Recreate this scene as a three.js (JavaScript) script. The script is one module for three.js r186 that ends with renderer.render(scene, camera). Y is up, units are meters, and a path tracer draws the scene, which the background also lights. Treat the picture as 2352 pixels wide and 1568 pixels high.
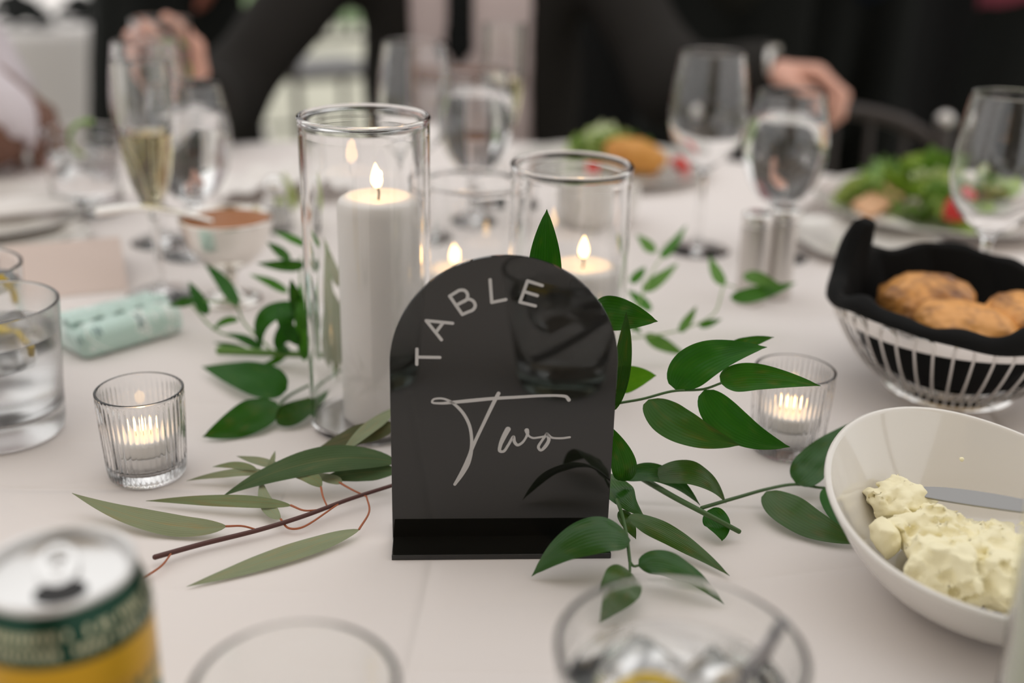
import * as THREE from 'three';
import { mergeGeometries, mergeVertices } from 'three/addons/utils/BufferGeometryUtils.js';
import { RoundedBoxGeometry } from 'three/addons/geometries/RoundedBoxGeometry.js';
import { createNoise3D, createNoise2D } from 'simplex-noise';

// ---------------------------------------------------------------- camera, sky, exposure
const TY = 0.75;                                   // height of the table top
const scene = new THREE.Scene();
const camera = new THREE.PerspectiveCamera(33.56, 1.5, 0.02, 200);
camera.filmGauge = 36;
camera.position.set(0.0040, TY + 0.35936, 0.5823);
camera.rotation.set(-21.7 * Math.PI / 180, 0, 1.4 * Math.PI / 180, 'YXZ');
camera.focus = 0.672;
camera.userData.fStop = 2.5;
const renderer = new THREE.WebGLRenderer({ antialias: true });
renderer.toneMapping = THREE.LinearToneMapping;
renderer.toneMappingExposure = 1.0;
renderer.shadowMap.enabled = true;
const SKY = 1.24;
{
  const w = 64, h = 32, d = new Float32Array(w * h * 4);
  for (let j = 0; j < h; j++) for (let i = 0; i < w; i++) {
    const up = Math.max(0, ((j + 0.5) / h - 0.5) * 2), k = (j * w + i) * 4, b = SKY * (0.92 + 0.16 * up);
    d[k] = b * 1.0; d[k + 1] = b * 0.985; d[k + 2] = b * 0.965; d[k + 3] = 1;
  }
  const t = new THREE.DataTexture(d, w, h, THREE.RGBAFormat, THREE.FloatType);
  t.mapping = THREE.EquirectangularReflectionMapping; t.magFilter = THREE.LinearFilter; t.needsUpdate = true;
  scene.background = t; scene.environment = t;
}

// ---------------------------------------------------------------- helpers
let seed = 7;
const rnd = () => { seed = (seed * 1664525 + 1013904223) >>> 0; return seed / 4294967296; };
const rr = (a, b) => a + (b - a) * rnd();
const n3 = createNoise3D(rnd), n2 = createNoise2D(rnd);
const V = (x, y, z) => new THREE.Vector3(x, y, z);
const R = (d) => d * Math.PI / 180;
const used = {};
function numbered(name) { const k = used[name] = (used[name] ?? -1) + 1; return k ? name + '_' + String(k).padStart(3, '0') : name; }
function tag(o, label, category, group) { o.userData.label = label; o.userData.category = category; if (group) o.userData.group = group; return o; }
function shadows(o) { o.traverse((m) => { if (m.isMesh) { m.castShadow = true; m.receiveShadow = true; } }); return o; }
const CLEAR = /glass|goblet|flute|vase|votive|tumbler/;        // clear vessels stand a hair above the cloth, with air under them
function thing(name, label, category, [x, y, z], turn = 0, group) {
  if (y === TY && CLEAR.test(name)) y += 0.0005;
  const o = new THREE.Group(); o.name = numbered(name); o.position.set(x, y, z); o.rotation.y = turn;
  scene.add(o); return tag(o, label, category, group);
}
function part(name, geo, mat, parent, label) {
  const m = new THREE.Mesh(geo, mat); m.name = numbered(name); parent.add(m);
  if (label) m.userData.label = label;
  return m;
}
function single(name, geo, mat, label, category, [x, y, z], turn = 0, group) {
  const m = new THREE.Mesh(geo, mat); m.name = numbered(name); m.position.set(x, y, z); m.rotation.y = turn; scene.add(m);
  return tag(m, label, category, group);
}
function struct(name, geo, mat, [x, y, z] = [0, 0, 0]) {
  const m = new THREE.Mesh(geo, mat); m.name = name; m.position.set(x, y, z); m.userData.kind = 'structure'; scene.add(m); return m;
}
function copyOf(o, label, [x, y, z], turn = 0, scale = 1) {
  const c = o.clone(); c.name = numbered(o.name.replace(/_\d+$/, '')); scene.add(c);
  c.userData = { ...o.userData, label }; c.position.set(x, y, z); c.rotation.y = turn; c.scale.setScalar(scale); return c;
}
// profile in mm [r, y], closed walls; smooth normals except where a corner is sharp
function lathe(pts, seg = 64) {
  const g = new THREE.LatheGeometry(pts.map(([r, y]) => new THREE.Vector2(Math.max(r, 0.0001) / 1000, y / 1000)), seg);
  return g;
}
// rounds a polyline profile with Catmull-Rom
function smooth(pts, n = 6) {
  const c = new THREE.CatmullRomCurve3(pts.map(([r, y]) => V(r, y, 0)), false, 'centripetal');
  return c.getPoints((pts.length - 1) * n).map((p) => [p.x, p.y]);
}
function tube(pts, r, seg = 24, rad = 8, closed = false, r2 = r) {
  const c = new THREE.CatmullRomCurve3(pts.map((p) => p.isVector3 ? p : V(...p)), closed, 'centripetal');
  const g = new THREE.TubeGeometry(c, seg, 1, rad, closed), P = g.attributes.position, q = V(0, 0, 0), o = V(0, 0, 0);
  for (let i = 0; i <= seg; i++) {
    c.getPointAt(i / seg, o);
    for (let j = 0; j <= rad; j++) { const k = i * (rad + 1) + j; q.fromBufferAttribute(P, k).sub(o).multiplyScalar(r + (r2 - r) * i / seg).add(o); P.setXYZ(k, q.x, q.y, q.z); }
  }
  if (closed) return g;
  const caps = [[0, r], [1, r2]].map(([t, rad2]) => { const s = new THREE.SphereGeometry(rad2, rad, 6); const p = c.getPointAt(t); return s.translate(p.x, p.y, p.z); });
  return mergeGeometries([g, ...caps]);
}
function box(w, h, d, r = 0.002, x = 0, y = 0, z = 0) { return new RoundedBoxGeometry(w, h, d, 3, Math.min(r, w / 2.01, h / 2.01, d / 2.01)).translate(x, y, z); }
function grid(nu, nv, f, closeU = false) {           // f(u, v) -> [x, y, z]
  const pos = [], uv = [], idx = [];
  for (let j = 0; j <= nv; j++) for (let i = 0; i <= nu; i++) { pos.push(...f(i / nu, j / nv)); uv.push(i / nu, j / nv); }
  for (let j = 0; j < nv; j++) for (let i = 0; i < nu; i++) { const a = j * (nu + 1) + i, b = a + 1, c = a + nu + 1, d = c + 1; idx.push(a, b, d, a, d, c); }
  let g = new THREE.BufferGeometry();
  g.setAttribute('position', new THREE.Float32BufferAttribute(pos, 3)); g.setAttribute('uv', new THREE.Float32BufferAttribute(uv, 2)); g.setIndex(idx);
  if (closeU) { g.deleteAttribute('uv'); g = mergeVertices(g, 1e-6); }
  g.computeVertexNormals(); return g;
}
// surface nets: a smooth mesh of where field(x, y, z) = 0 (negative inside)
function nets(field, [x0, y0, z0], [x1, y1, z1], cell, blocks = false) {
  const nx = Math.ceil((x1 - x0) / cell) + 1, ny = Math.ceil((y1 - y0) / cell) + 1, nz = Math.ceil((z1 - z0) / cell) + 1;
  const val = new Float32Array(nx * ny * nz);
  if (!blocks) for (let k = 0, n = 0; k < nz; k++) for (let j = 0; j < ny; j++) for (let i = 0; i < nx; i++, n++) val[n] = field(x0 + i * cell, y0 + j * cell, z0 + k * cell);
  else {                                             // distance-like fields: blocks far from the surface are filled from one sample
    const B = 6, far = B * cell * 0.87 * 1.6;
    for (let K = 0; K < nz; K += B) for (let J = 0; J < ny; J += B) for (let I = 0; I < nx; I += B) {
      const c = field(x0 + (I + B / 2) * cell, y0 + (J + B / 2) * cell, z0 + (K + B / 2) * cell), skip = Math.abs(c) > far;
      for (let k = K; k < Math.min(nz, K + B); k++) for (let j = J; j < Math.min(ny, J + B); j++) for (let i = I; i < Math.min(nx, I + B); i++) val[i + j * nx + k * nx * ny] = skip ? c : field(x0 + i * cell, y0 + j * cell, z0 + k * cell);
    }
  }
  const id = new Int32Array(nx * ny * nz).fill(-1), pos = [], idx = [], S = [1, nx, nx * ny];
  for (let k = 0; k < nz - 1; k++) for (let j = 0; j < ny - 1; j++) for (let i = 0; i < nx - 1; i++) {
    const n = i + j * nx + k * nx * ny; let c = 0, px = 0, py = 0, pz = 0;
    const corner = (a) => val[n + (a & 1) + ((a >> 1) & 1) * nx + ((a >> 2) & 1) * nx * ny];
    for (let a = 0; a < 8; a++) for (let e = 0; e < 3; e++) {
      if (a & (1 << e)) continue; const b = a | (1 << e), va = corner(a), vb = corner(b);
      if ((va < 0) === (vb < 0)) continue; const t = va / (va - vb);
      px += (a & 1) + (e === 0 ? t : 0); py += ((a >> 1) & 1) + (e === 1 ? t : 0); pz += ((a >> 2) & 1) + (e === 2 ? t : 0); c++;
    }
    if (c) { id[n] = pos.length / 3; pos.push(x0 + (i + px / c) * cell, y0 + (j + py / c) * cell, z0 + (k + pz / c) * cell); }
  }
  for (let k = 1; k < nz - 1; k++) for (let j = 1; j < ny - 1; j++) for (let i = 1; i < nx - 1; i++) {
    const n = i + j * nx + k * nx * ny;
    for (let e = 0; e < 3; e++) {
      const inA = val[n] < 0, inB = val[n + S[e]] < 0; if (inA === inB) continue;
      const u = S[(e + 1) % 3], w = S[(e + 2) % 3], a = id[n], b = id[n - u], c = id[n - u - w], d = id[n - w];
      if (a < 0 || b < 0 || c < 0 || d < 0) continue;
      if (inA) idx.push(a, b, c, a, c, d); else idx.push(a, c, b, a, d, c);
    }
  }
  const g = new THREE.BufferGeometry();
  g.setAttribute('position', new THREE.Float32BufferAttribute(pos, 3)); g.setIndex(idx); g.computeVertexNormals(); return g;
}
const smin = (a, b, k) => { const h = Math.max(k - Math.abs(a - b), 0) / k; return Math.min(a, b) - h * h * k * 0.25; };
function capsule(px, py, pz, a, b, ra, rb, sx = 1, sz = 1) {   // sx, sz > 1 flatten along that axis
  const bx = b[0] - a[0], by = b[1] - a[1], bz = b[2] - a[2], x = px - a[0], y = py - a[1], z = pz - a[2];
  const t = Math.min(1, Math.max(0, (x * bx + y * by + z * bz) / (bx * bx + by * by + bz * bz + 1e-9)));
  return Math.hypot((x - bx * t) * sx, y - by * t, (z - bz * t) * sz) - (ra + (rb - ra) * t);
}
const bonesField = (bones, k) => (x, y, z) => { let d = 1; for (const b of bones) d = smin(d, capsule(x, y, z, ...b), k); return d; };

// ---------------------------------------------------------------- textures and materials
function dataTex(w, h, f, srgb = false, rep = true) {
  const d = new Uint8Array(w * h * 4);
  for (let j = 0; j < h; j++) for (let i = 0; i < w; i++) { const c = f(i / w, j / h); for (let e = 0; e < 3; e++) d[(j * w + i) * 4 + e] = Math.max(0, Math.min(255, Math.round((Array.isArray(c) ? c[e] : c) * 255))); d[(j * w + i) * 4 + 3] = 255; }
  const t = new THREE.DataTexture(d, w, h); t.magFilter = THREE.LinearFilter; t.minFilter = THREE.LinearMipmapLinearFilter;
  if (rep) t.wrapS = t.wrapT = THREE.RepeatWrapping; if (srgb) t.colorSpace = THREE.SRGBColorSpace; t.needsUpdate = true; return t;
}
function canvasTex(w, h, draw) {
  const c = document.createElement('canvas'); c.width = w; c.height = h; draw(c.getContext('2d'), w, h);
  const t = new THREE.CanvasTexture(c); t.colorSpace = THREE.SRGBColorSpace; return t;
}
const lin = (r, g, b) => new THREE.Color().setRGB(r, g, b);
const matte = (c, roughness, more = {}) => new THREE.MeshPhysicalMaterial({ color: c, roughness, specularIntensity: 0.25, side: THREE.DoubleSide, ...more });
const std = (c, roughness = 0.6, metalness = 0, more = {}) => new THREE.MeshStandardMaterial({ color: c, roughness, metalness, side: THREE.DoubleSide, ...more });
const phy = (c, roughness, more) => new THREE.MeshPhysicalMaterial({ color: c, roughness, side: THREE.DoubleSide, ...more });
const M = {};
M.glass = phy(lin(1, 1, 1), 0, { transmission: 1, thickness: 0.01, ior: 1.5 });
M.greenGlass = phy(lin(1, 1, 1), 0, { transmission: 1, thickness: 0.01, ior: 1.5, attenuationColor: lin(0.78, 0.92, 0.85), attenuationDistance: 0.05 });
M.frosted = phy(lin(1, 1, 1), 0.22, { transmission: 1, thickness: 0.01, ior: 1.5 });
M.water = phy(lin(1, 1, 1), 0, { transmission: 1, thickness: 0.01, ior: 1.33 });
M.ice = phy(lin(1, 1, 1), 0.28, { transmission: 1, thickness: 0.01, ior: 1.2 });
M.champagne = phy(lin(1, 1, 1), 0, { transmission: 1, thickness: 0.01, ior: 1.33, attenuationColor: lin(0.88, 0.78, 0.42), attenuationDistance: 0.045 });
M.wax = phy(lin(0.95, 0.91, 0.87), 0.4, {});
M.wick = std(lin(0.02, 0.015, 0.012), 0.9);
M.flame = new THREE.MeshStandardMaterial({ color: lin(0, 0, 0), emissive: lin(1, 0.60, 0.24), emissiveIntensity: 7, roughness: 1 });
M.steel = std(lin(0.62, 0.59, 0.56), 0.28, 1);
M.chrome = std(lin(0.8, 0.78, 0.76), 0.08, 1);
M.silver = std(lin(0.78, 0.75, 0.71), 0.16, 1);
M.alu = std(lin(0.75, 0.74, 0.73), 0.3, 1);
M.china = phy(lin(0.77, 0.735, 0.69), 0.12, { clearcoat: 0.6, clearcoatRoughness: 0.04 });
M.black = phy(lin(0.008, 0.008, 0.007), 0.02, { ior: 1.6 });
M.vinyl = std(lin(0.53, 0.52, 0.52), 0.5);
M.lemon = phy(lin(0.85, 0.62, 0.05), 0.4, { transmission: 0.3, thickness: 0 });
M.lemonFlesh = phy(lin(0.90, 0.72, 0.12), 0.4, { transmission: 0.1, thickness: 0 });
M.lime = phy(lin(0.16, 0.32, 0.015), 0.4, {});
M.limeFlesh = phy(lin(0.62, 0.68, 0.25), 0.4, { transmission: 0.3, thickness: 0 });

// ---------------------------------------------------------------- the place: a pale terrace with a dark drape at the back
const concrete = dataTex(256, 256, (u, v) => { const a = n2(u * 9, v * 9) * 0.04 + n2(u * 40, v * 40) * 0.03; return [0.74 + a, 0.73 + a, 0.66 + a]; }, true);
concrete.repeat.set(8, 8);
struct('floor', new THREE.BoxGeometry(30, 0.1, 20), std(lin(1, 1, 1), 0.8, 0, { map: concrete }), [0, -0.05, 0.5]);
const grass = dataTex(256, 256, (u, v) => { const a = n2(u * 60, v * 60) * 0.1 + n2(u * 12, v * 12) * 0.06; return [0.38 + a, 0.47 + a, 0.30 + a * 0.6]; }, true);
grass.repeat.set(20, 12);
struct('lawn', new THREE.BoxGeometry(70, 0.1, 34), std(lin(1, 1, 1), 0.95, 0, { map: grass }), [0, -0.08, -26.5]);
{
  struct('ceiling', new THREE.BoxGeometry(5.6, 0.08, 4.5), std(lin(0.78, 0.62, 0.47), 0.8), [0.1, 2.84, 2.95]);
  for (const [i, [x, z]] of [[-2.6, 0.85], [2.8, 0.85], [-2.6, 4.9], [2.8, 4.9]].entries()) struct('trim_' + (i + 1), box(0.12, 2.8, 0.12, 0.01), std(lin(0.12, 0.09, 0.07), 0.7), [x, 1.4, z]);
  const drape = matte(lin(0.012, 0.012, 0.012), 0.95);
  const hang = (L) => grid(Math.round(L * 40), 6, (u, v) => [u * L, v * 3.02, 0.035 * Math.sin(u * L * 24) + 0.02 * Math.sin(u * L * 9.3 + 1)]);
  struct('wall_back', hang(3.2), drape, [-0.35, 0, -3.3]);
  struct('wall_front', hang(2.2), std(lin(0.34, 0.28, 0.23), 0.9), [-1.1, 0, 3.4]);
}

// ---------------------------------------------------------------- the table and its cloth
const TC = [-0.09, -0.235], TR = 0.912;
{
  const wood = std(lin(0.25, 0.16, 0.09), 0.6);
  const t = thing('round_table', 'round banquet table hidden under the white cloth', 'table', [TC[0], 0, TC[1]]);
  part('tabletop', lathe([[0, 722], [880, 722], [900, 728], [900, 742], [895, 747], [0, 747]], 96), wood, t);
  for (let i = 0; i < 4; i++) { const a = i * Math.PI / 2 + 0.6; part('leg', tube([[Math.cos(a) * 0.55, 0.72, Math.sin(a) * 0.55], [Math.cos(a) * 0.62, 0.012, Math.sin(a) * 0.62]], 0.018, 4, 12), M.steel, t); }
  // cloth: flat top with pressed creases and soft wrinkles (bump), and a folded drop
  const crease = [[-0.041, -0.30, -0.044, 0.60], [-0.5, -0.051, -0.14, -0.050], [0.05, -0.049, 0.9, -0.044], [-0.9, -0.42, 0.9, -0.40], [0.36, -0.95, 0.37, 0.6]];
  const bump = dataTex(1024, 1024, (u, v) => {
    const x = -1 + u * 2, z = -1.15 + v * 2; let h = 0.5;
    for (const [ax, az, bx, bz] of crease) {
      const L = Math.hypot(bx - ax, bz - az), t = ((x - ax) * (bx - ax) + (z - az) * (bz - az)) / L / L; if (t < 0 || t > 1) continue;
      const d = ((x - ax) * (bz - az) - (z - az) * (bx - ax)) / L + 0.003 * Math.sin(t * 14);
      h += 0.09 * Math.exp(-((d / 0.0035) ** 2)) + 0.10 * Math.exp(-Math.abs(d) / 0.02);
    }
    h += 0.13 * n2(x * 3, z * 5) + 0.05 * n2(x * 7 + 9, z * 11);
    const r = n2(x * 2.2 + 4, z * 9); h += 0.05 * (1 - Math.abs(r)) ** 6;
    return h;
  });
  const cloth = std(lin(0.80, 0.742, 0.715), 0.92, 0, { bumpMap: bump, bumpScale: 0.012 });
  const nr = 60, ns = 256;
  const g = grid(ns, nr, (u, v) => {
    const a = -u * Math.PI * 2; let r, y;
    if (v < 0.5) { r = TR * Math.pow(v / 0.5, 0.8); y = 0; } else {
      const t = (v - 0.5) / 0.5, fold = Math.sin(a * 15 + 0.7 * Math.sin(a * 3)) * 0.035 * Math.min(1, t * 1.5);
      r = TR + 0.004 + 0.012 * Math.sin(Math.min(1, t * 12) * Math.PI / 2) + 0.03 * t + fold; y = -0.7 * t + (t < 0.03 ? 0 : 0);
    }
    return [r * Math.cos(a), y, r * Math.sin(a)];
  });
  const P = g.attributes.position, U = g.attributes.uv;
  for (let i = 0; i < P.count; i++) U.setXY(i, (P.getX(i) + TC[0] + 1) / 2, (P.getZ(i) + TC[1] + 1.15) / 2);
  single('tablecloth', g, cloth, 'white tablecloth over the round table with pressed fold lines', 'tablecloth', [TC[0], TY, TC[1]]);
  M.cloth = std(lin(0.84, 0.80, 0.77), 0.92);
}

// ---------------------------------------------------------------- the table number sign
const TABLE_STROKES = [
[[-48.5,123.0,1.80],[-48.7,113.8,1.80]],
[[-47.7,118.2,1.80],[-35.9,118.0,1.80]],
[[-28.9,138.3,1.80],[-43.3,139.8,1.80]],
[[-43.3,139.8,1.80],[-35.0,128.6,1.80]],
[[-34.4,138.2,1.80],[-37.9,133.2,1.80]],
[[-30.5,154.1,1.80],[-23.6,143.5,1.80]],
[[-30.5,154.1,1.80],[-27.5,156.1,1.80],[-25.1,157.5,1.80],[-22.3,157.3,1.80],[-20.8,155.0,1.80],[-21.4,152.1,1.80],[-24.1,150.4,1.80],[-27.1,148.7,1.80]],
[[-27.1,148.7,1.80],[-23.5,150.9,1.80],[-20.2,152.4,1.80],[-17.6,151.2,1.80],[-16.6,148.6,1.80],[-17.8,146.3,1.80],[-20.7,144.9,1.80],[-23.6,143.5,1.80]],
[[-8.7,163.6,1.80],[-7.6,150.6,1.80]],
[[-7.6,150.6,1.80],[-0.0,152.3,1.80]],
[[11.6,163.1,1.80],[7.8,150.9,1.80]],
[[11.6,163.1,1.80],[19.7,160.5,1.80]],
[[9.9,157.0,1.80],[17.2,154.7,1.80]],
[[7.8,150.9,1.80],[16.3,148.7,1.80]]];
const TWO_STROKES = [
[[37.1,92.0,2.18],[35.6,93.9,1.92],[32.0,94.6,1.66],[21.4,94.6,1.66],[8.2,93.8,1.83],[-4.9,93.0,2.00],[-18.1,91.7,2.18],[-29.5,90.5,1.92],[-35.6,90.0,1.48],[-40.2,90.6,1.22],[-39.6,92.3,1.22],[-35.2,93.0,1.22],[-31.2,91.8,1.39],[-27.7,89.4,1.66],[-22.9,84.0,1.83],[-19.3,76.7,1.83],[-17.9,69.3,1.83],[-17.8,62.4,1.92],[-18.2,58.9,2.44],[-20.2,51.8,3.40],[-23.5,44.7,2.87],[-27.3,38.1,1.74]],
[[-2.9,96.1,2.18],[-4.9,91.8,2.18],[-11.3,76.7,1.92],[-15.6,66.3,1.92],[-17.6,60.9,1.92]],
[[2.9,73.7,3.14],[0.6,68.8,2.87],[-1.3,63.3,2.18],[-1.5,59.8,1.83],[0.6,59.5,1.66],[3.4,63.8,1.57],[6.2,69.0,1.57],[6.8,65.7,1.83],[8.6,63.6,1.74],[11.2,65.0,1.48],[13.5,68.7,1.39],[14.2,71.4,1.92],[13.7,72.9,2.70]],
[[13.8,71.9,2.18],[14.9,69.5,1.31],[17.4,68.1,1.31],[20.5,68.4,1.31],[23.4,68.9,1.31]],
[[25.3,70.7,1.74],[22.8,66.7,1.48],[20.7,62.2,1.66],[22.1,60.2,1.57],[24.5,62.4,2.09],[26.6,67.2,2.00],[25.3,70.7,1.74],[28.1,68.4,1.31],[33.5,67.9,1.31],[38.6,68.5,1.31]]];
const SIGN_TURN = R(3.5);
{
  const s = thing('table_sign', 'glossy black arched acrylic sign with white lettering reading TABLE Two', 'sign', [0, TY, 0], SIGN_TURN);
  const sh = new THREE.Shape(); sh.moveTo(-0.0635, 0.001); sh.lineTo(-0.0635, 0.1132); sh.absarc(0, 0.1132, 0.0635, Math.PI, 0, true); sh.lineTo(0.0635, 0.001); sh.closePath();
  part('panel', new THREE.ExtrudeGeometry(sh, { depth: 0.0022, bevelEnabled: true, bevelThickness: 0.0003, bevelSize: 0.0003, bevelSegments: 2, curveSegments: 64 }).translate(0, 0, -0.0025), M.black, s);
  part('base', box(0.127, 0.0033, 0.042, 0.0004, 0, 0.00165, -0.0005), M.black, s);
  const quads = []; let level = 0;
  const stroke = (pts) => {                         // [u mm, v mm, width mm]: one flat ribbon with round ends
    const c = new THREE.CatmullRomCurve3(pts.map(([u, v, w]) => V(u, v, w)), false, 'centripetal');
    const n = pts.length < 3 ? 2 : pts.length * 10, p = c.getPoints(n), L = [], I = [], z = (level++) * 0.03;
    p.forEach((q, i) => {
      const a = p[Math.max(0, i - 1)], b = p[Math.min(n, i + 1)], l = Math.hypot(b.x - a.x, b.y - a.y) || 1, dx = (b.x - a.x) / l, dy = (b.y - a.y) / l, nx = -dy * q.z / 2, ny = dx * q.z / 2;
      L.push(q.x + nx, q.y + ny, z, q.x - nx, q.y - ny, z); if (i < n) I.push(i * 2, i * 2 + 1, i * 2 + 3, i * 2, i * 2 + 3, i * 2 + 2);
      if (i === 0 || i === n) p[i].dir = Math.atan2(dy, dx) + (i ? 0 : Math.PI);
    });
    const g = new THREE.BufferGeometry(); g.setAttribute('position', new THREE.Float32BufferAttribute(L, 3)); g.setIndex(I); quads.push(g);
    for (const q of [p[0], p[n]]) { const d = new THREE.CircleGeometry(q.z / 2, 16, q.dir - Math.PI / 2, Math.PI).translate(q.x, q.y, z); d.deleteAttribute('uv'); d.deleteAttribute('normal'); quads.push(d); }
  };
  const flush = (name) => { const g = mergeGeometries(quads.splice(0)); g.scale(0.001, 0.001, 0.001).translate(0, 0, 0.00012); level = 0; g.computeVertexNormals(); const n = g.attributes.normal; for (let i = 0; i < n.count; i++) n.setXYZ(i, 0, 0, 1); part(name, g, M.vinyl, s, name === 'lettering' ? 'white arched capitals' : 'white brush script'); };
  TABLE_STROKES.forEach(stroke); flush('lettering');
  TWO_STROKES.forEach(stroke); flush('script_lettering');
}

// ---------------------------------------------------------------- vessels
function wineProfile(o) {                            // o: arrays of outer points up, then inner points down
  return lathe([...smooth(o.out, 5), ...smooth(o.rim, 4).slice(1), ...smooth(o.inn, 5).slice(1)], 72);
}
const wineGeo = wineProfile({
  out: [[0, 0], [30, 0], [35, 0.6], [34, 1.6], [20, 3.4], [8, 6], [4.2, 14], [3.6, 40], [3.9, 70], [5.5, 86], [12, 93], [25, 104], [35, 118], [40, 136], [40.6, 152], [38.5, 176], [35, 200], [33.6, 210]],
  rim: [[33.6, 210], [33.1, 211], [32.6, 210]],
  inn: [[32.6, 210], [34, 200], [37.4, 176], [39.5, 152], [38.8, 136], [33.6, 119], [23.5, 106], [11, 96], [0, 93]],
});
const gobletGeo = wineProfile({
  out: [[0, 0], [31, 0], [36, 0.8], [35, 2.2], [22, 5], [11, 10], [7.5, 20], [7.2, 32], [9.5, 42], [8, 50], [12, 58], [25, 68], [36, 86], [42, 108], [43, 124], [40.5, 146], [36.5, 164], [34.8, 174]],
  rim: [[34.8, 174], [34.1, 175], [33.4, 174]],
  inn: [[33.4, 174], [35, 164], [38.8, 146], [41.2, 124], [40.2, 108], [34, 88], [22, 72], [8, 66], [0, 65]],
});
const gobletWaterGeo = lathe([...smooth([[0, 64.9], [8.2, 65.9], [22.2, 71.8], [34.2, 87.8], [40.4, 107.9], [41.4, 124], [39.0, 146], [38.4, 149]], 5), [37.6, 148.2], [0, 148.1]], 72);
const fluteGeo = wineProfile({
  out: [[0, 0], [26, 0], [31, 0.6], [30, 1.6], [16, 3.6], [6, 7], [3.6, 20], [3.4, 60], [4.4, 76], [9, 86], [16, 104], [21.5, 130], [24.5, 160], [25.4, 190], [25.2, 214]],
  rim: [[25.2, 214], [24.7, 215], [24.2, 214]],
  inn: [[24.2, 214], [24.4, 190], [23.5, 160], [20.5, 130], [15, 105], [8, 90], [0, 83]],
});
const fluteWineGeo = lathe([...smooth([[0, 82.9], [8.1, 89.9], [15.1, 104.9], [20.6, 130], [23.0, 153]], 5), [22.4, 152.2], [0, 152.2]], 64);
function tumblerGeo(rt, rb, h, base, wall = 2.4) {
  return wineProfile({
    out: [[0, 0.4], [rb - 6, 0], [rb - 2, 0.6], [rb, 3], [rb + (rt - rb) * 0.35, h * 0.35], [rt - 0.1, h - 4], [rt, h - 1]],
    rim: [[rt, h - 1], [rt - wall / 2, h], [rt - wall, h - 1]],
    inn: [[rt - wall, h - 1], [rt - wall - 0.2, h - 4], [rb + (rt - rb) * 0.35 - wall, h * 0.4], [rb - wall - 0.6, base + 5], [rb - wall - 5, base + 0.6], [0, base]],
  });
}
function tumblerWater(rt, rb, h, base, top, wall = 2.4) {
  const at = (y) => { const t = (y - base) / (h - base); return rb - wall - 0.5 + (rt - rb + 0.4) * t + 0.12; };
  return lathe([[0, base - 0.05], [at(base) - 4.2, base + 0.5], [at(base + 5), base + 5], [at(base + (top - base) * 0.5), base + (top - base) * 0.5], [at(top), top + 0.6], [at(top) - 0.8, top], [0, top]], 64);
}
function wineGlass(label, p) { const t = thing('wine_glass', label, 'glass', p); part('bowl', wineGeo, M.glass, t); return t; }
function goblet(label, p) { const t = thing('water_goblet', label, 'glass', p); part('bowl', gobletGeo, M.glass, t); part('water', gobletWaterGeo, M.water, t); return t; }
function flute(label, p, full) { const t = thing('champagne_flute', label, 'glass', p); part('bowl', fluteGeo, M.glass, t); if (full) part('champagne', fluteWineGeo, M.champagne, t); return t; }
wineGlass('empty wine glass standing behind the right cylinder vase', [0.203, TY, -0.603]);
wineGlass('empty wine glass cut by the right edge, beside the salad', [0.418, TY, -0.375]);
wineGlass('empty wine glass just behind the tall candle vase, before the suited man', [-0.105, TY, -0.630]);
wineGlass('empty wine glass hidden behind the champagne flute on the left', [-0.372, TY, -0.585]);
goblet('stemmed water goblet behind the two steel shakers', [0.283, TY, -0.586]);
goblet('stemmed water goblet in the centre, before the suited man', [-0.043, TY, -0.700]);
goblet('stemmed water goblet at the left, behind the silver sauce bowl', [-0.326, TY, -0.545]);
flute('tall flute half full of pale champagne on the left', [-0.326, TY, -0.418], true);
flute('tall flute with a little champagne behind the central water goblet', [-0.014, TY, -0.78], true);

// ice, citrus
const iceGeo = [0, 1, 2].map(() => { const g = box(0.026, 0.022, 0.024, 0.005); const P = g.attributes.position; const s = rr(0, 9); for (let i = 0; i < P.count; i++) { const x = P.getX(i), y = P.getY(i), z = P.getZ(i), k = 1 + 0.12 * n3(x * 60 + s, y * 60, z * 60); P.setXYZ(i, x * k, y * k, z * k); } g.computeVertexNormals(); return g; });
function ice(label, group, p, rot) { const m = single('ice_cube', iceGeo[Math.floor(rnd() * 3)], M.ice, label, 'ice cube', p, 0, group); m.rotation.set(...rot); return m; }
const half = (r, t) => { const s = new THREE.Shape(); s.absarc(0, 0, r, 0, Math.PI, false); s.closePath(); return new THREE.ExtrudeGeometry(s, { depth: t, bevelEnabled: true, bevelSize: 0.0006, bevelThickness: 0.0006, bevelSegments: 2, curveSegments: 24 }).translate(0, 0, -t / 2); };
function citrus(name, label, p, rot, r, rind, flesh, cat) {
  const t = thing(name, label, cat, p); t.rotation.set(...rot);
  const ring = new THREE.Shape(); ring.absarc(0, 0, r, 0, Math.PI, false); ring.absarc(0, 0, r * 0.88, Math.PI, 0, true); ring.closePath();
  part('rind', new THREE.ExtrudeGeometry(ring, { depth: 0.007, bevelEnabled: true, bevelSize: 0.0006, bevelThickness: 0.0006, bevelSegments: 2, curveSegments: 24 }).translate(0, 0, -0.0035), rind, t);
  for (let k = 0; k < 4; k++) {
    const a0 = Math.PI * (k + 0.06) / 4, a1 = Math.PI * (k + 0.94) / 4, s = new THREE.Shape(); s.moveTo(Math.cos((a0 + a1) / 2) * r * 0.08, Math.sin((a0 + a1) / 2) * r * 0.08); s.absarc(0, 0, r * 0.86, a0, a1, false); s.closePath();
    part('segment', new THREE.ExtrudeGeometry(s, { depth: 0.006, bevelEnabled: true, bevelSize: 0.0008, bevelThickness: 0.0008, bevelSegments: 2 }).translate(0, 0, -0.003), flesh, t);
  }
  return t;
}
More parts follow.
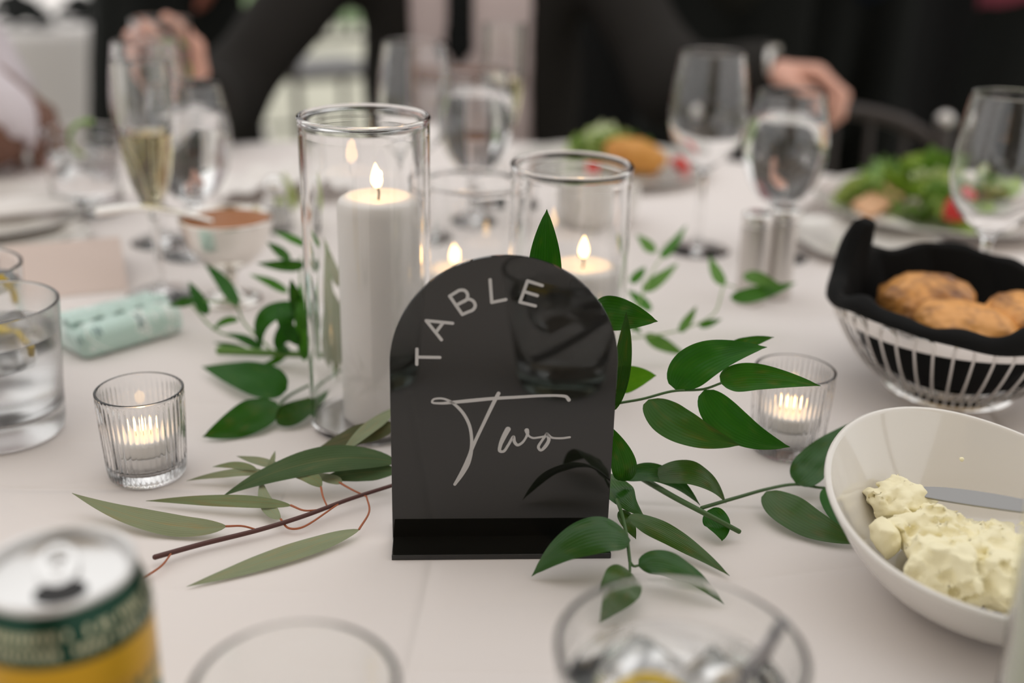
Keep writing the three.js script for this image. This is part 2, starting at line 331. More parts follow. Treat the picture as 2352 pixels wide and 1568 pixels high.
function waterGlass(label, p, [rt, rb, h, base], top, mat = M.glass, drink = M.water) {
  const t = thing('water_glass', label, 'glass', p);
  part('tumbler', tumblerGeo(rt, rb, h, base), mat, t);
  if (top) part(drink === M.water ? 'water' : 'drink', tumblerWater(rt, rb, h, base, top), drink, t);
  return t;
}
// left, nearest: iced lemon water
waterGlass('iced lemon water tumbler at the left edge beside the ribbed votive', [-0.348, TY, -0.127], [46, 39, 96, 17], 74, M.frosted);
for (const [x, z, a] of [[-0.018, 0.008, 0.3], [0.014, 0.012, 1.1], [0.004, -0.02, 2.0], [-0.012, -0.014, 0.7]]) ice('clear ice cube floating in the left lemon water tumbler', 'ice cubes in the left tumbler', [-0.348 + x, TY + 0.066, -0.127 + z], [a, a * 1.7, 0.4]);
citrus('lemon_wedge', 'yellow lemon wedge floating in the nearest left tumbler', [-0.338, TY + 0.070, -0.104], [R(-75), 0.3, 0.5], 0.023, M.lemon, M.lemonFlesh, 'lemon');
waterGlass('second lemon water tumbler at the left edge, behind the nearest one', [-0.402, TY, -0.205], [43, 37, 96, 15], 80);
citrus('lemon_wedge', 'yellow lemon wedge in the rear left tumbler', [-0.381, TY + 0.072, -0.188], [R(-35), 0.4, 0.2], 0.024, M.lemon, M.lemonFlesh, 'lemon');
// left back: tumbler with lime
waterGlass('short tumbler with lime standing behind the left plates', [-0.492, TY, -0.697], [46, 37, 96, 14], 66);
for (const [x, z, a] of [[-0.016, 0.01, 0.5], [0.015, 0.004, 1.4], [0.0, -0.018, 2.3]]) ice('cloudy ice cube in the short lime tumbler', 'ice cubes in the lime tumbler', [-0.492 + x, TY + 0.058, -0.697 + z], [a, a * 1.7, 0.4]);
citrus('lime_wedge', 'green lime wedge standing in the short tumbler', [-0.485, TY + 0.085, -0.700], [0.1, 0.3, R(70)], 0.022, M.lime, M.limeFlesh, 'lime');
// front right: out of focus tumbler with straw and lemon
waterGlass('large blurred tumbler in the right foreground with a straw', [0.071, TY, 0.226], [48, 33, 95, 14], 76, M.greenGlass);
single('straw', tube([[0.060, 0.022, 0.240], [0.116, 0.088, 0.201]].map(([x, y, z]) => V(x - 0.071, y, z - 0.226)), 0.003, 4, 12), std(lin(0.36, 0.34, 0.35), 0.4), 'grey straw leaning in the foreground tumbler', 'straw', [0.071, TY, 0.226]);
citrus('lemon_wedge', 'yellow lemon wedge in the blurred foreground tumbler', [0.060, TY + 0.066, 0.238], [R(-50), 0.3, 0.3], 0.020, M.lemon, M.lemonFlesh, 'lemon');
for (const [x, z, a] of [[-0.012, -0.018, 0.5], [0.016, -0.008, 1.4], [0.018, 0.016, 2.6]]) ice('melting ice cube in the blurred foreground tumbler', 'ice cubes in the foreground tumbler', [0.071 + x, TY + 0.068, 0.226 + z], [a, a * 1.7, 0.4]);
waterGlass('empty blurred tumbler at the bottom edge, only its rim in view', [-0.072, TY, 0.246], [38, 31, 90, 12], 0, M.greenGlass);
waterGlass('tall pale highball at the right edge in front of the butter bowl', [0.258, TY, 0.179], [41, 34, 150, 14], 128, M.greenGlass, phy(lin(0.80, 0.82, 0.66), 0.3, { transmission: 0.35, thickness: 0 }));
citrus('lime_wedge', 'pale lime wedge inside the highball at the right edge', [0.250, TY + 0.131, 0.172], [0.3, -0.5, R(40)], 0.021, M.lime, M.limeFlesh, 'lime');

// ---------------------------------------------------------------- candles in glass
function flameGeo(h, r) {
  return lathe([...smooth([[0, 0], [r * 0.55, h * 60], [r * 0.95, h * 240], [r, h * 360], [r * 0.72, h * 620], [r * 0.3, h * 860], [0, h * 1000]], 5)], 24);
}
function addFlame(t, y, h, r, lean, power) {
  const f = part('flame', flameGeo(h, r), M.flame, t); f.position.set(lean * 0.4, y, 0); f.rotation.z = -lean * 40;
  const l = new THREE.PointLight(lin(1, 0.56, 0.22), power); l.name = 'candle_light'; l.position.set(lean * 0.2, y + h * 0.55, 0); l.shadow.radius = 0.15; l.castShadow = true; t.add(l);
}
function pillar(label, p, h, lean) {
  const t = thing('pillar_candle', label, 'candle', p);
  part('wax', lathe([[0, 0], [27, 0], [28.3, 1.2], ...smooth([[28.3, h - 12], [28.3, h - 7], [27, h - 2.4], [23.5, h - 0.2], [21, h + 0.3], [19, h - 0.4], [16.5, h - 1.6], [12, h - 2.4]], 5), [0, h - 2.6]], 72), M.wax, t);
  part('wick', tube([[0, (h - 3) / 1000, 0], [0.0003, (h + 3.5) / 1000, 0], [-0.0012, (h + 6.3) / 1000, 0], [-0.0035, (h + 6.8) / 1000, 0]], 0.0007, 16, 8), M.wick, t);
  addFlame(t, (h + 5.2) / 1000, 0.0175, 4.0, lean, 0.0007);
  return t;
}
function vase(label, p, r, h) {
  const t = thing('cylinder_vase', label, 'vase', p);
  part('cylinder', lathe([[0, 0.3], [r - 5, 0], [r - 1.6, 0.6], [r, 3], ...smooth([[r, h - 12], [r, h - 4], [r + 0.5, h - 2.2], [r + 0.5, h - 0.9], [r - 0.8, h], [r - 2.3, h - 0.4], [r - 3.0, h - 1.8], [r - 2.6, h - 4], [r - 2.6, h - 12]], 5), [r - 2.6, 8], [r - 3.4, 5.6], [r - 6, 4.6], [0, 4.4]], 96), M.glass, t);
  return t;
}
vase('tallest clear cylinder vase, on the left behind the sign', [-0.0965, TY, -0.158], 43.2, 221);
pillar('tall white pillar candle burning in the tallest vase', [-0.0885, TY + 0.0049, -0.163], 161.5, -0.0016);
vase('middle-sized clear cylinder vase, on the right behind the sign', [0.0445, TY, -0.228], 44.4, 176.5);
pillar('short white pillar candle burning in the right vase', [0.0560, TY + 0.0049, -0.232], 94.5, 0.0002);
vase('shortest clear cylinder vase, rearmost between the other two', [-0.033, TY, -0.362], 43.2, 131);
pillar('low white pillar candle burning in the rear vase', [-0.0470, TY + 0.0049, -0.362], 46.5, -0.0014);
// ribbed votives
{
  const N = 46, ns = N * 8;
  const H = 60, prof = (u) => 24.3 + 3.3 * Math.pow(u, 0.8);   // mm radius by height fraction
  const outer = [[0, 0], [0.02, 0.0], [0.06, 0.5], [0.13, 1], [0.5, 1], [0.88, 1], [0.93, 0.5], [0.965, 0], [0.99, 0]];
  const g = grid(ns, 60, (u, v) => {
    const a = -u * Math.PI * 2; let r, y;
    if (v < 0.08) { const t = v / 0.08; r = prof(0) * t * 0.96; y = 0; }
    else if (v < 0.66) {
      const t = (v - 0.08) / 0.58; y = t * (H - 0.5); const s = y / H; let k = 0; for (let i = 0; i < outer.length - 1; i++) if (s >= outer[i][0] && s <= outer[i + 1][0]) k = outer[i][1] + (outer[i + 1][1] - outer[i][1]) * (s - outer[i][0]) / (outer[i + 1][0] - outer[i][0]);
      r = prof(s) - (y < 2.5 ? (2.5 - y) ** 2 * 0.2 : 0) + k * 0.62 * (Math.abs(Math.cos(a * N / 2)) - 0.5);
    } else if (v < 0.72) { const t = (v - 0.66) / 0.06 * Math.PI; r = prof(1) - 0.95 + 0.95 * Math.cos(t); y = H - 0.5 + 0.7 * Math.sin(t); }
    else if (v < 0.93) { const t = (v - 0.72) / 0.21; y = H - 0.5 - t * (H - 9); r = prof(y / H) - 1.9 - 0.35 * t; }
    else { const t = (v - 0.93) / 0.07; r = (prof(0.14) - 2.3) * (1 - t); y = 8.5 - 0.8 * Math.sin(t * Math.PI / 2); }
    return [r * Math.cos(a) / 1000, y / 1000, r * Math.sin(a) / 1000];
  }, true);
  const votive = (label, label2, p) => {
    const t = thing('votive_holder', label, 'candle holder', p); part('ribbed_glass', g, M.glass, t);
    const c = thing('tealight', label2, 'candle', [p[0], p[1] + 0.0087, p[2]]);
    part('cup', lathe([[0, 0], [18, 0], [18.8, 0.8], [18.9, 10.6], [19.4, 11], [18.5, 11], [18.3, 1], [0, 0.6]], 56), M.alu, c);
    part('wax', lathe([[0, 0.8], [18.0, 0.9], [18.1, 18], [17.4, 20.4], [15.5, 21], [12, 20], [0, 19.6]], 56), M.wax, c);
    part('wick', tube([[0, 0.019, 0], [0.0004, 0.0245, 0]], 0.0007, 4, 8), M.wick, c);
    addFlame(c, 0.0228, 0.0100, 2.8, 0.0003, 0.0003);
  };
  votive('ribbed glass votive on the left beside the eucalyptus sprig', 'lit tealight inside the left ribbed votive', [-0.232, TY, -0.072]);
  votive('ribbed glass votive on the right, partly behind the ruscus leaves', 'lit tealight inside the right ribbed votive', [0.198, TY, -0.131]);
}

// ---------------------------------------------------------------- steel shakers, glass shaker
function shaker(label, p) {
  const t = thing('shaker', label, 'shaker', p);
  part('body', lathe([[0, 0], [12.6, 0], [13.6, 0.8], [13.7, 74], [13.4, 75], [0, 75]], 48), M.steel, t);
  part('cap', lathe([[0, 75.4], [13.2, 75.4], [13.9, 76.2], [13.9, 85], [13, 87.4], [11, 88.2], [0, 88.4]], 48), M.chrome, t);
  return t;
}
shaker('brushed steel shaker, left one of the pair before the goblet', [0.229, TY, -0.437]);
shaker('brushed steel shaker, right one of the pair before the goblet', [0.2585, TY, -0.456]);
{
  const t = thing('glass_shaker', 'small faceted glass shaker with metal top, behind the sauce bowl', 'shaker', [-0.262, TY, -0.640]);
  part('jar', lathe([[0, 0], [16, 0], [18, 2], [19, 10], [15, 34], [12, 42], [10.5, 42], [13, 34], [16, 10], [14, 5], [0, 4]], 10), M.glass, t);
  part('salt', lathe([[0, 4.2], [13.5, 5.2], [15.6, 10], [13.2, 26], [0, 27]], 10), std(lin(0.85, 0.83, 0.8), 0.9), t);
  part('metal_cap', lathe([[0, 40], [12.6, 40], [12.8, 48], [11.8, 55], [7, 60], [0, 61]], 32), M.chrome, t);
}

// ---------------------------------------------------------------- butter bowl, butter, knife
{
  const [cx, cz] = [0.276, 0.046];
  const t = thing('butter_bowl', 'white china bowl with one raised side holding whipped butter', 'bowl', [cx, TY, cz]);
  const phi0 = Math.atan2(-0.09, -0.045);
  const rimH = (a) => 0.043 + 0.026 * Math.pow(Math.max(0, Math.cos((a - phi0) / 2)), 6);
  const rimR = (a) => 0.092 + 0.012 * Math.pow(Math.max(0, Math.cos((a - phi0) / 2)), 6);
  const wall = (s, a, off) => { const k = Math.pow(s, 1.7); const r = 0.036 + (rimR(a) - 0.036) * Math.pow(s, 0.72); return [r - off * 0.7, 0.003 + (rimH(a) - 0.003) * k + off * 0.9]; };
  const g = grid(128, 52, (u, v) => {
    const a = -u * Math.PI * 2; let r, y; const w = 0.0042;
    if (v < 0.06) { r = 0.036 * v / 0.06; y = 0; }
    else if (v < 0.46) { [r, y] = wall((v - 0.06) / 0.4, a, 0); y = v < 0.0605 ? 0 : y; }
    else if (v < 0.54) { const q = (v - 0.46) / 0.08 * Math.PI, [r0, y0] = wall(1, a, 0); r = r0 - w / 2 + w / 2 * Math.cos(q); y = y0 + w / 2 * Math.sin(q); }
    else if (v < 0.94) { const s = 1 - (v - 0.54) / 0.4, [r0, y0] = wall(s, a, 0); r = r0 - w * (1 - 0.25 * (1 - s)); y = Math.max(y0, 0.0065) + (s < 0.15 ? 0.0 : 0); }
    else { const s = (v - 0.94) / 0.06; r = 0.0318 * (1 - s); y = 0.0065; }
    return [r * Math.cos(a), y, r * Math.sin(a)];
  }, true);
  part('china', g, M.china, t);
  const butterMat = phy(lin(0.97, 0.90, 0.62), 0.5, {});
  const lump = (label, [x, y, z], [rx, ry, rz], s, craggy, cell = 0.0016) => {
    const f = (px, py, pz) => { const d = Math.hypot(px / rx, py / ry, pz / rz) - 1; const n = 0.34 * n3(px * 42 + s, py * 42, pz * 42 + s) + craggy * (1 - Math.abs(n3(px * 62 + s, py * 75, pz * 55))) * 0.45 + 0.10 * n3(px * 170, py * 170 + s, pz * 170) + 0.06 * n3(px * 420, py * 420, pz * 420 + s); return (d - n + 0.12) * Math.min(rx, ry, rz); };
    const q = 1.75; single('butter_lump', nets(f, [-rx * q, -ry * q, -rz * q], [rx * q, ry * q, rz * q], cell), butterMat, label, 'butter', [x, y, z]);
  };
  lump('small pale lump of butter at the far left of the bowl, by the knife tip', [0.235, TY + 0.031, -0.003], [0.0150, 0.0115, 0.0130], 2.1, 0.8);
  lump('broad curled butter mound in the middle of the bowl below the knife', [0.250, TY + 0.026, 0.028], [0.023, 0.0135, 0.016], 5.4, 0.9);
  lump('large craggy butter lump nearest the front rim of the bowl', [0.240, TY + 0.027, 0.065], [0.019, 0.0145, 0.017], 9.2, 0.9);
  lump('butter heap at the right of the bowl, cut by the photo edge', [0.274, TY + 0.026, 0.062], [0.022, 0.0155, 0.025], 14.7, 1.0);
  lump('little butter scrap on the left wall of the bowl', [0.217, TY + 0.027, 0.030], [0.0065, 0.0085, 0.0095], 20.3, 0.8);
  lump('tiny butter crumb stuck high on the inner bowl wall', [0.277, TY + 0.047, -0.028], [0.0022, 0.0022, 0.0022], 31, 0.6, 0.0006);
  const k = thing('butter_knife', 'silver butter knife resting across the butter bowl', 'knife', [0.2385, TY + 0.0365, -0.008]);
  k.rotation.set(0, R(-40), R(12), 'YXZ');
  const bl = new THREE.Shape(); bl.moveTo(0, -0.002); bl.bezierCurveTo(0.004, 0.005, 0.04, 0.006, 0.075, 0.003); bl.lineTo(0.076, -0.003); bl.bezierCurveTo(0.05, -0.004, 0.01, -0.004, 0, -0.002);
  part('blade', new THREE.ExtrudeGeometry(bl, { depth: 0.0012, bevelEnabled: true, bevelSize: 0.0005, bevelThickness: 0.0005, bevelSegments: 2, curveSegments: 20 }).rotateX(-R(48)), std(lin(0.27, 0.265, 0.26), 0.25, 1), k);
  part('handle', tube([[0.074, 0.0005, 0], [0.09, 0.001, 0], [0.13, 0.002, 0], [0.165, 0.002, 0]], 0.0032, 20, 14, false, 0.0055), M.silver, k);
}

// ---------------------------------------------------------------- bread basket with napkin and rolls
{
  const [bx, bz] = [0.350, -0.243], RB = 0.097;
  const t = thing('bread_basket', 'silver wire bread basket on a round foot, lined with a black napkin', 'basket', [bx, TY, bz]);
  const pr = (s) => [0.044 + (RB - 0.044) * Math.pow(s, 0.62), 0.011 + 0.058 * Math.pow(s, 1.25)];   // wall: s 0..1
  part('rim_band', lathe([[93.6, 61], [94.4, 60.8], [97.2, 71], [97.8, 77.4], [97.3, 78], [96.6, 77.6], [96.0, 71]].map(([r, y]) => [r, y]), 120).clone(), M.chrome, t);
  part('foot_ring', lathe([...smooth([[49, 0], [50.5, 2.5], [48.6, 6], [45, 9.5], [43, 12], [41.5, 12], [43, 8.5], [46.4, 5], [47.4, 2]], 4), [49, 0]], 96), M.chrome, t);
  part('base_plate', lathe([[0, 10], [44, 10.5], [44.3, 11.6], [44, 12.2], [0, 11.6]], 72), M.chrome, t);
  part('base_wire', new THREE.TorusGeometry(0.0465, 0.0013, 10, 96).rotateX(Math.PI / 2).translate(0, 0.0145, 0), M.chrome, t);
  const N = 22, loop = (da) => { const pts = [], h = 0.052; for (let i = 0; i <= 8; i++) { const [r, y] = pr(i / 8 * 0.96); pts.push([r, y, -da]); } const [rt, yt] = pr(1.0); pts.push([rt + 0.0008, yt + 0.0022, -da * 0.75], [rt + 0.0010, yt + 0.0040, 0], [rt + 0.0008, yt + 0.0022, da * 0.75]); for (let i = 8; i >= 0; i--) { const [r, y] = pr(i / 8 * 0.96); pts.push([r, y, da]); } return pts; };
  const wireGeo = tube(loop(0.07).map(([r, y, a]) => [(r + 0.0012) * Math.cos(a), y, (r + 0.0012) * Math.sin(a)]), 0.00115, 60, 8);
  for (let i = 0; i < N; i++) { const w = part('wire_loop', wireGeo, M.chrome, t); w.rotation.y = (i + 0.4) / N * Math.PI * 2; }
  // black napkin: lines the bowl, folds over the rim, one peak at the back left
  const peak = Math.atan2(-0.057, -0.072), blob = (a, c, w) => { let d = Math.atan2(Math.sin(a - c), Math.cos(a - c)); return Math.exp(-((d / w) ** 2)); };
  const nap = grid(200, 64, (u, v) => {
    const a = -u * Math.PI * 2; const ripple = 0.5 * Math.sin(a * 5 + 1) + 0.35 * Math.sin(a * 9 + 2.1) + 0.25 * Math.sin(a * 14);
    const top = 0.079 + 0.005 * ripple + 0.036 * Math.min(1, 1.35 * blob(a, peak, 0.15)) + 0.010 * blob(a, -Math.PI / 2 - 0.05, 0.75) + 0.004 * blob(a, 0.9, 0.2);
    let r, y;
    if (v < 0.62) { const s = v / 0.62; const [r0, y0] = pr(Math.pow(s, 0.8)); r = (r0 - 0.0045) * (s < 0.12 ? s / 0.12 : 1); y = y0 + 0.0035 + (top - 0.0725) * Math.pow(s, 6); r -= 0.0045 * s * Math.abs(Math.sin(a * 6 + 3 * s)) + 0.002 * s * (1 + ripple) + 0.010 * blob(a, peak, 0.16) * Math.pow(s, 4); r = Math.max(0.0002, r); }
    else { const s = (v - 0.62) / 0.38, q = s * Math.PI; const yb = 0.0720 + 0.0035 * Math.sin(a * 3 + 0.5) + 0.0015 * ripple, rin = RB - 0.0045 - 0.0045 * Math.abs(Math.sin(a * 6 + 3)) - 0.002 * (1 + ripple) - 0.010 * blob(a, peak, 0.16), rout = RB + 0.0045 + 0.0006 * ripple; r = rin + (rout - rin) * (1 - Math.cos(Math.min(q * 1.4, Math.PI))) / 2; y = top + 0.004 * Math.sin(Math.min(q * 1.4, Math.PI)) - (top - yb) * Math.max(0, s - 0.35) / 0.65; }
    return [r * Math.cos(a), y, r * Math.sin(a)];
  }, true);
  single('napkin', nap, matte(lin(0.008, 0.008, 0.008), 0.8), 'black cloth napkin lining the bread basket, one corner standing up', 'napkin', [bx, TY, bz]);
  const crust = (seedv, dark) => {
    return (g) => { const P = g.attributes.position, c = []; for (let i = 0; i < P.count; i++) { const x = P.getX(i), y = P.getY(i), z = P.getZ(i); const n = n3(x * 38 + seedv, y * 38, z * 38), m = n3(x * 120, y * 120 + seedv, z * 120), k = Math.max(0, Math.min(1, dark + 0.55 * n + 0.3 * m)); c.push(0.78 - 0.68 * k, 0.37 - 0.345 * k, 0.105 - 0.10 * k); } g.setAttribute('color', new THREE.Float32BufferAttribute(c, 3)); return g; };
  };
  const roll = (label, [x, y, z], [rx, ry, rz], s, dark, rot) => {
    const f = (px, py, pz) => (Math.pow(Math.pow(Math.abs(px / rx), 2.3) + Math.pow(Math.abs(py / ry), 2.1) + Math.pow(Math.abs(pz / rz), 2.3), 1 / 2.2) - 1 - 0.10 * n3(px * 30 + s, py * 30, pz * 30) - 0.035 * n3(px * 110, py * 110, pz * 110 + s)) * Math.min(rx, ry, rz);
    const m = single('bread_roll', crust(s, dark)(nets(f, [-rx * 1.3, -ry * 1.3, -rz * 1.3], [rx * 1.3, ry * 1.3, rz * 1.3], 0.002)), std(lin(1, 1, 1), 0.42, 0, { vertexColors: true }), label, 'bread', [x, y, z]); m.rotation.set(...rot);
  };
  roll('round golden bread roll with dark toasted patches, at the back of the basket', [0.334, TY + 0.061, -0.270], [0.039, 0.023, 0.030], 3.3, 0.36, [0.15, 0.2, -0.06]);
  roll('paler torn bread piece lying in front of the golden roll', [0.352, TY + 0.062, -0.213], [0.044, 0.017, 0.028], 8.8, 0.10, [0.1, -0.2, -0.10]);
  roll('brown bread piece at the right of the basket, cut by the photo edge', [0.394, TY + 0.063, -0.222], [0.034, 0.024, 0.034], 13.1, 0.30, [0, 0.6, 0]);
}

// ---------------------------------------------------------------- plates and food
const plateGeo = (r, h = 16) => lathe([[0, 0.4], [r * 0.52, 0], [r * 0.56, 0.6], [r * 0.6, 1.4], ...smooth([[r * 0.66, 4], [r * 0.8, 9], [r * 0.97, h - 2.2], [r, h - 0.8], [r - 1, h], [r - 3, h - 0.6], [r * 0.8, 11.5], [r * 0.68, 7.4], [r * 0.6, 5]], 4), [r * 0.3, 4.4], [0, 4.2]], 96);
function plate(label, p, r, h) { const t = single('plate', plateGeo(r, h), M.china, label, 'plate', p); return t; }
const leafGreen = [lin(0.34, 0.50, 0.06), lin(0.46, 0.58, 0.16), lin(0.68, 0.74, 0.42), lin(0.14, 0.28, 0.03)].map((c) => phy(c, 0.5, { transmission: 0.3, thickness: 0 }));
const frillGeo = [0, 1, 2, 3].map((s) => grid(16, 14, (u, v) => { const L = 0.06, w = 0.022 * Math.sin(Math.PI * Math.pow(v, 0.7)) + 0.003, x = (u - 0.5) * 2, edge = Math.abs(x) ** 2; return [x * w, 0.012 * Math.sin(v * 2.6 + s) + edge * 0.006 * Math.sin(v * 22 + s * 2) + 0.004 * x * x, (v - 0.5) * L + edge * 0.003 * Math.cos(v * 19)]; }));
const wedgeGeo = nets((x, y, z) => Math.max(Math.hypot(x, y, z) - 0.019, -y - 0.002, -(y * 0.35 + z * 0.94) - 0.001), [-0.023, -0.023, -0.023], [0.023, 0.023, 0.023], 0.0014);
const tomatoMat = std(lin(0.62, 0.03, 0.02), 0.2);
function salad(label, [x, y, z], n, sx, sz, h, s0) {
  seed = s0; const t = thing('salad', label, 'salad', [x, y, z]);
  for (let i = 0; i < n; i++) { const a = rnd() * 6.28, r = Math.sqrt(rnd()), m = part('lettuce_leaf', frillGeo[i % 4], leafGreen[Math.floor(rnd() * 4)], t); m.position.set(Math.cos(a) * r * sx, 0.006 + h * (1 - r) * rr(0.4, 1), Math.sin(a) * r * sz); m.rotation.set(rr(-0.7, 0.7), rr(0, 6.28), rr(-0.7, 0.7)); m.scale.setScalar(rr(0.7, 1.15)); }
}
function bit(name, label, cat, geo, mat, p, rot, s = 1) { const m = single(name, geo, mat, label, cat, p); m.rotation.set(...rot); m.scale.setScalar(s); return m; }
const toastGeo = nets((x, y, z) => { const q = [Math.abs(x) - 0.030, Math.abs(y) - 0.006, Math.abs(z) - 0.018].map((a) => a + 0.004); return Math.hypot(...q.map((a) => Math.max(a, 0))) + Math.min(Math.max(...q), 0) - 0.004 - 0.0015 * n3(x * 90, y * 90, z * 90); }, [-0.036, -0.012, -0.024], [0.036, 0.012, 0.024], 0.0016);
const toastMat = std(lin(0.62, 0.30, 0.07), 0.6), paleToast = std(lin(0.72, 0.42, 0.24), 0.6);
// centre back
plate('white plate of salad and bread at the back centre, before the suited man', [0.135, TY, -0.965], 135);
salad('green salad leaves at the back of the far centre plate', [0.130, TY + 0.010, -1.005], 22, 0.045, 0.035, 0.035, 21);
{
  const g = nets((x, y, z) => (Math.hypot(x / 0.045, y / 0.022, z / 0.028) - 1 - 0.09 * n3(x * 40, y * 40, z * 40)) * 0.022, [-0.055, -0.03, -0.036], [0.055, 0.03, 0.036], 0.002);
  bit('bread_roll', 'orange-brown bread roll on the far centre plate', 'bread', g, std(lin(0.60, 0.27, 0.05), 0.5), [0.165, TY + 0.030, -0.940], [0, -0.5, -0.15]);
}
bit('tomato_wedge', 'red tomato wedge at the left of the roll on the far centre plate', 'tomato', wedgeGeo, tomatoMat, [0.110, TY + 0.016, -0.915], [0.3, 1, 0], 0.85);
bit('tomato_wedge', 'red tomato wedge at the right of the roll on the far centre plate', 'tomato', wedgeGeo, tomatoMat, [0.222, TY + 0.016, -0.925], [0.2, 2.4, 0.3], 0.85);
{
  const t = thing('ramekin', 'small white round dish seen through the right vase', 'dish', [0.098, TY, -0.710]);
  part('dish', lathe([[0, 0], [38, 0], [40, 1], ...smooth([[45, 8], [49, 24], [51, 44], [50.2, 46], [48.8, 45.4], [46.6, 26], [42, 11]], 4), [36, 7], [0, 6]], 72), M.china, t);
}
// right back
plate('large white plate of mixed salad at the right, behind the bread basket', [0.520, TY, -0.765], 150, 22);
salad('heap of mixed green salad on the right plate', [0.505, TY + 0.012, -0.770], 46, 0.090, 0.075, 0.055, 5);
bit('tomato_wedge', 'bright red tomato piece at the front of the right salad', 'tomato', wedgeGeo, std(lin(0.5, 0.008, 0.01), 0.2), [0.512, TY + 0.026, -0.700], [0.4, 0.7, 0], 1);
bit('bread_slice', 'salmon-coloured toasted bread slice at the left of the right salad', 'bread', toastGeo, paleToast, [0.435, TY + 0.026, -0.735], [0.3, 0.5, 0.25], 0.9);
bit('mozzarella_ball', 'small white cheese ball on the right salad above the tomato', 'cheese', nets((x, y, z) => Math.hypot(x, y, z) - 0.013 - 0.001 * n3(x * 80, y * 80, z * 80), [-0.016, -0.016, -0.016], [0.016, 0.016, 0.016], 0.0014), M.china, [0.530, TY + 0.050, -0.735], [0, 0, 0]);
{
  const r = 0.078, rect = (q) => { const a = q * Math.PI * 2, c = Math.cos(a), s = Math.sin(a), n = 5; return Math.pow(Math.pow(Math.abs(c), n) + Math.pow(Math.abs(s), n), -1 / n); };
  const prof = smooth([[0, 0.4], [40, 0], [46, 1.5], [66, 6], [77, 11], [78, 12.4], [76.6, 13], [66, 9.4], [48, 5.4], [40, 4.6], [0, 4.4]], 3);
  single('side_plate', grid(96, prof.length - 1, (u, v) => { const [pr, py] = prof[Math.round(v * (prof.length - 1))], k = rect(u), a = -u * Math.PI * 2; return [Math.max(pr, 0.01) * k * Math.cos(a) / 1000, py / 1000, Math.max(pr, 0.01) * k * Math.sin(a) / 1000]; }, true), M.china, 'white square side plate between the shakers and the bread basket', 'plate', [0.388, TY, -0.640], R(14));
}
function cutlery(name, label, cat, p, turn, kind) {
  const t = thing(name, label, cat, p, turn);
  part('handle', tube([[-0.10, 0.003, 0], [-0.06, 0.004, 0], [0, 0.005, 0], [0.03, 0.0055, 0]], 0.0048, 20, 12, false, 0.0024).scale(1, 0.6, 1), M.silver, t);
  if (kind === 'knife') { const s = new THREE.Shape(); s.moveTo(0.028, -0.004); s.lineTo(0.028, 0.006); s.bezierCurveTo(0.07, 0.010, 0.10, 0.011, 0.118, 0.002); s.bezierCurveTo(0.11, -0.006, 0.07, -0.005, 0.028, -0.004); part('blade', new THREE.ExtrudeGeometry(s, { depth: 0.0014, bevelEnabled: true, bevelSize: 0.0004, bevelThickness: 0.0004, bevelSegments: 1 }).rotateX(-Math.PI / 2).translate(0, 0.004, 0), M.silver, t); }
  else { for (const k of [-1.5, -0.5, 0.5, 1.5]) part('tine', tube([[0.055, 0.004, k * 0.004], [0.075, 0.003, k * 0.0062], [0.10, 0.006, k * 0.0058]], 0.0013, 10, 8), M.silver, t); part('neck', tube([[0.028, 0.0052, 0], [0.045, 0.005, 0], [0.062, 0.0038, 0]], 0.0026, 10, 10, false, 0.009).scale(1, 0.4, 1).translate(0, 0.003, 0), M.silver, t); }
  t.rotation.z = 0.06; return t;
}
{ const k = cutlery('dinner_knife', 'silver knife leaning on the rim of the right salad plate', 'knife', [0.405, TY + 0.011, -0.815], R(52), 'knife'); k.rotation.z = 0.05; }
// left back
plate('white dinner plate at the left edge behind the lemon water', [-0.600, TY, -0.650], 125);
plate('small white side plate in front of the dinner plate at the left edge', [-0.520, TY, -0.560], 76, 12);
single('folded_napkin', grid(20, 14, (u, v) => [(u - 0.5) * 0.11, 0.012 + 0.008 * Math.sin(u * 3.1) * Math.sin(v * 3.1) + 0.002 * Math.sin(v * 17), (v - 0.5) * 0.06]), M.cloth, 'white folded napkin on the left dinner plate', 'napkin', [-0.545, TY + 0.010, -0.640], 0.5);
bit('tomato_wedge', 'red tomato wedge on the left dinner plate at the edge of the photo', 'tomato', wedgeGeo, tomatoMat, [-0.640, TY + 0.018, -0.700], [0.2, 1.3, 0], 1);
cutlery('dinner_fork', 'silver fork lying beside the left dinner plate', 'fork', [-0.500, TY + 0.004, -0.680], R(70), 'fork');
single('napkin', grid(30, 20, (u, v) => [(u - 0.5) * 0.16, 0.010 + 0.022 * Math.max(0, Math.sin(u * 3.14)) * (0.6 + 0.4 * Math.sin(v * 9)) + 0.004 * Math.sin(u * 23 + v * 6), (v - 0.5) * 0.10]), M.cloth, 'crumpled white napkin behind the glass shaker at the far left', 'napkin', [-0.285, TY, -0.80], 0.3);
single('green_leaf', grid(8, 12, (u, v) => [(u - 0.5) * 0.028 * Math.sin(Math.PI * Math.pow(v, 0.7)), v * 0.05, 0.006 * Math.sin(v * 3)]), leafGreen[1], 'single upright green leaf beyond the glass shaker', 'leaf', [-0.262, TY + 0.004, -0.690], 0.3);

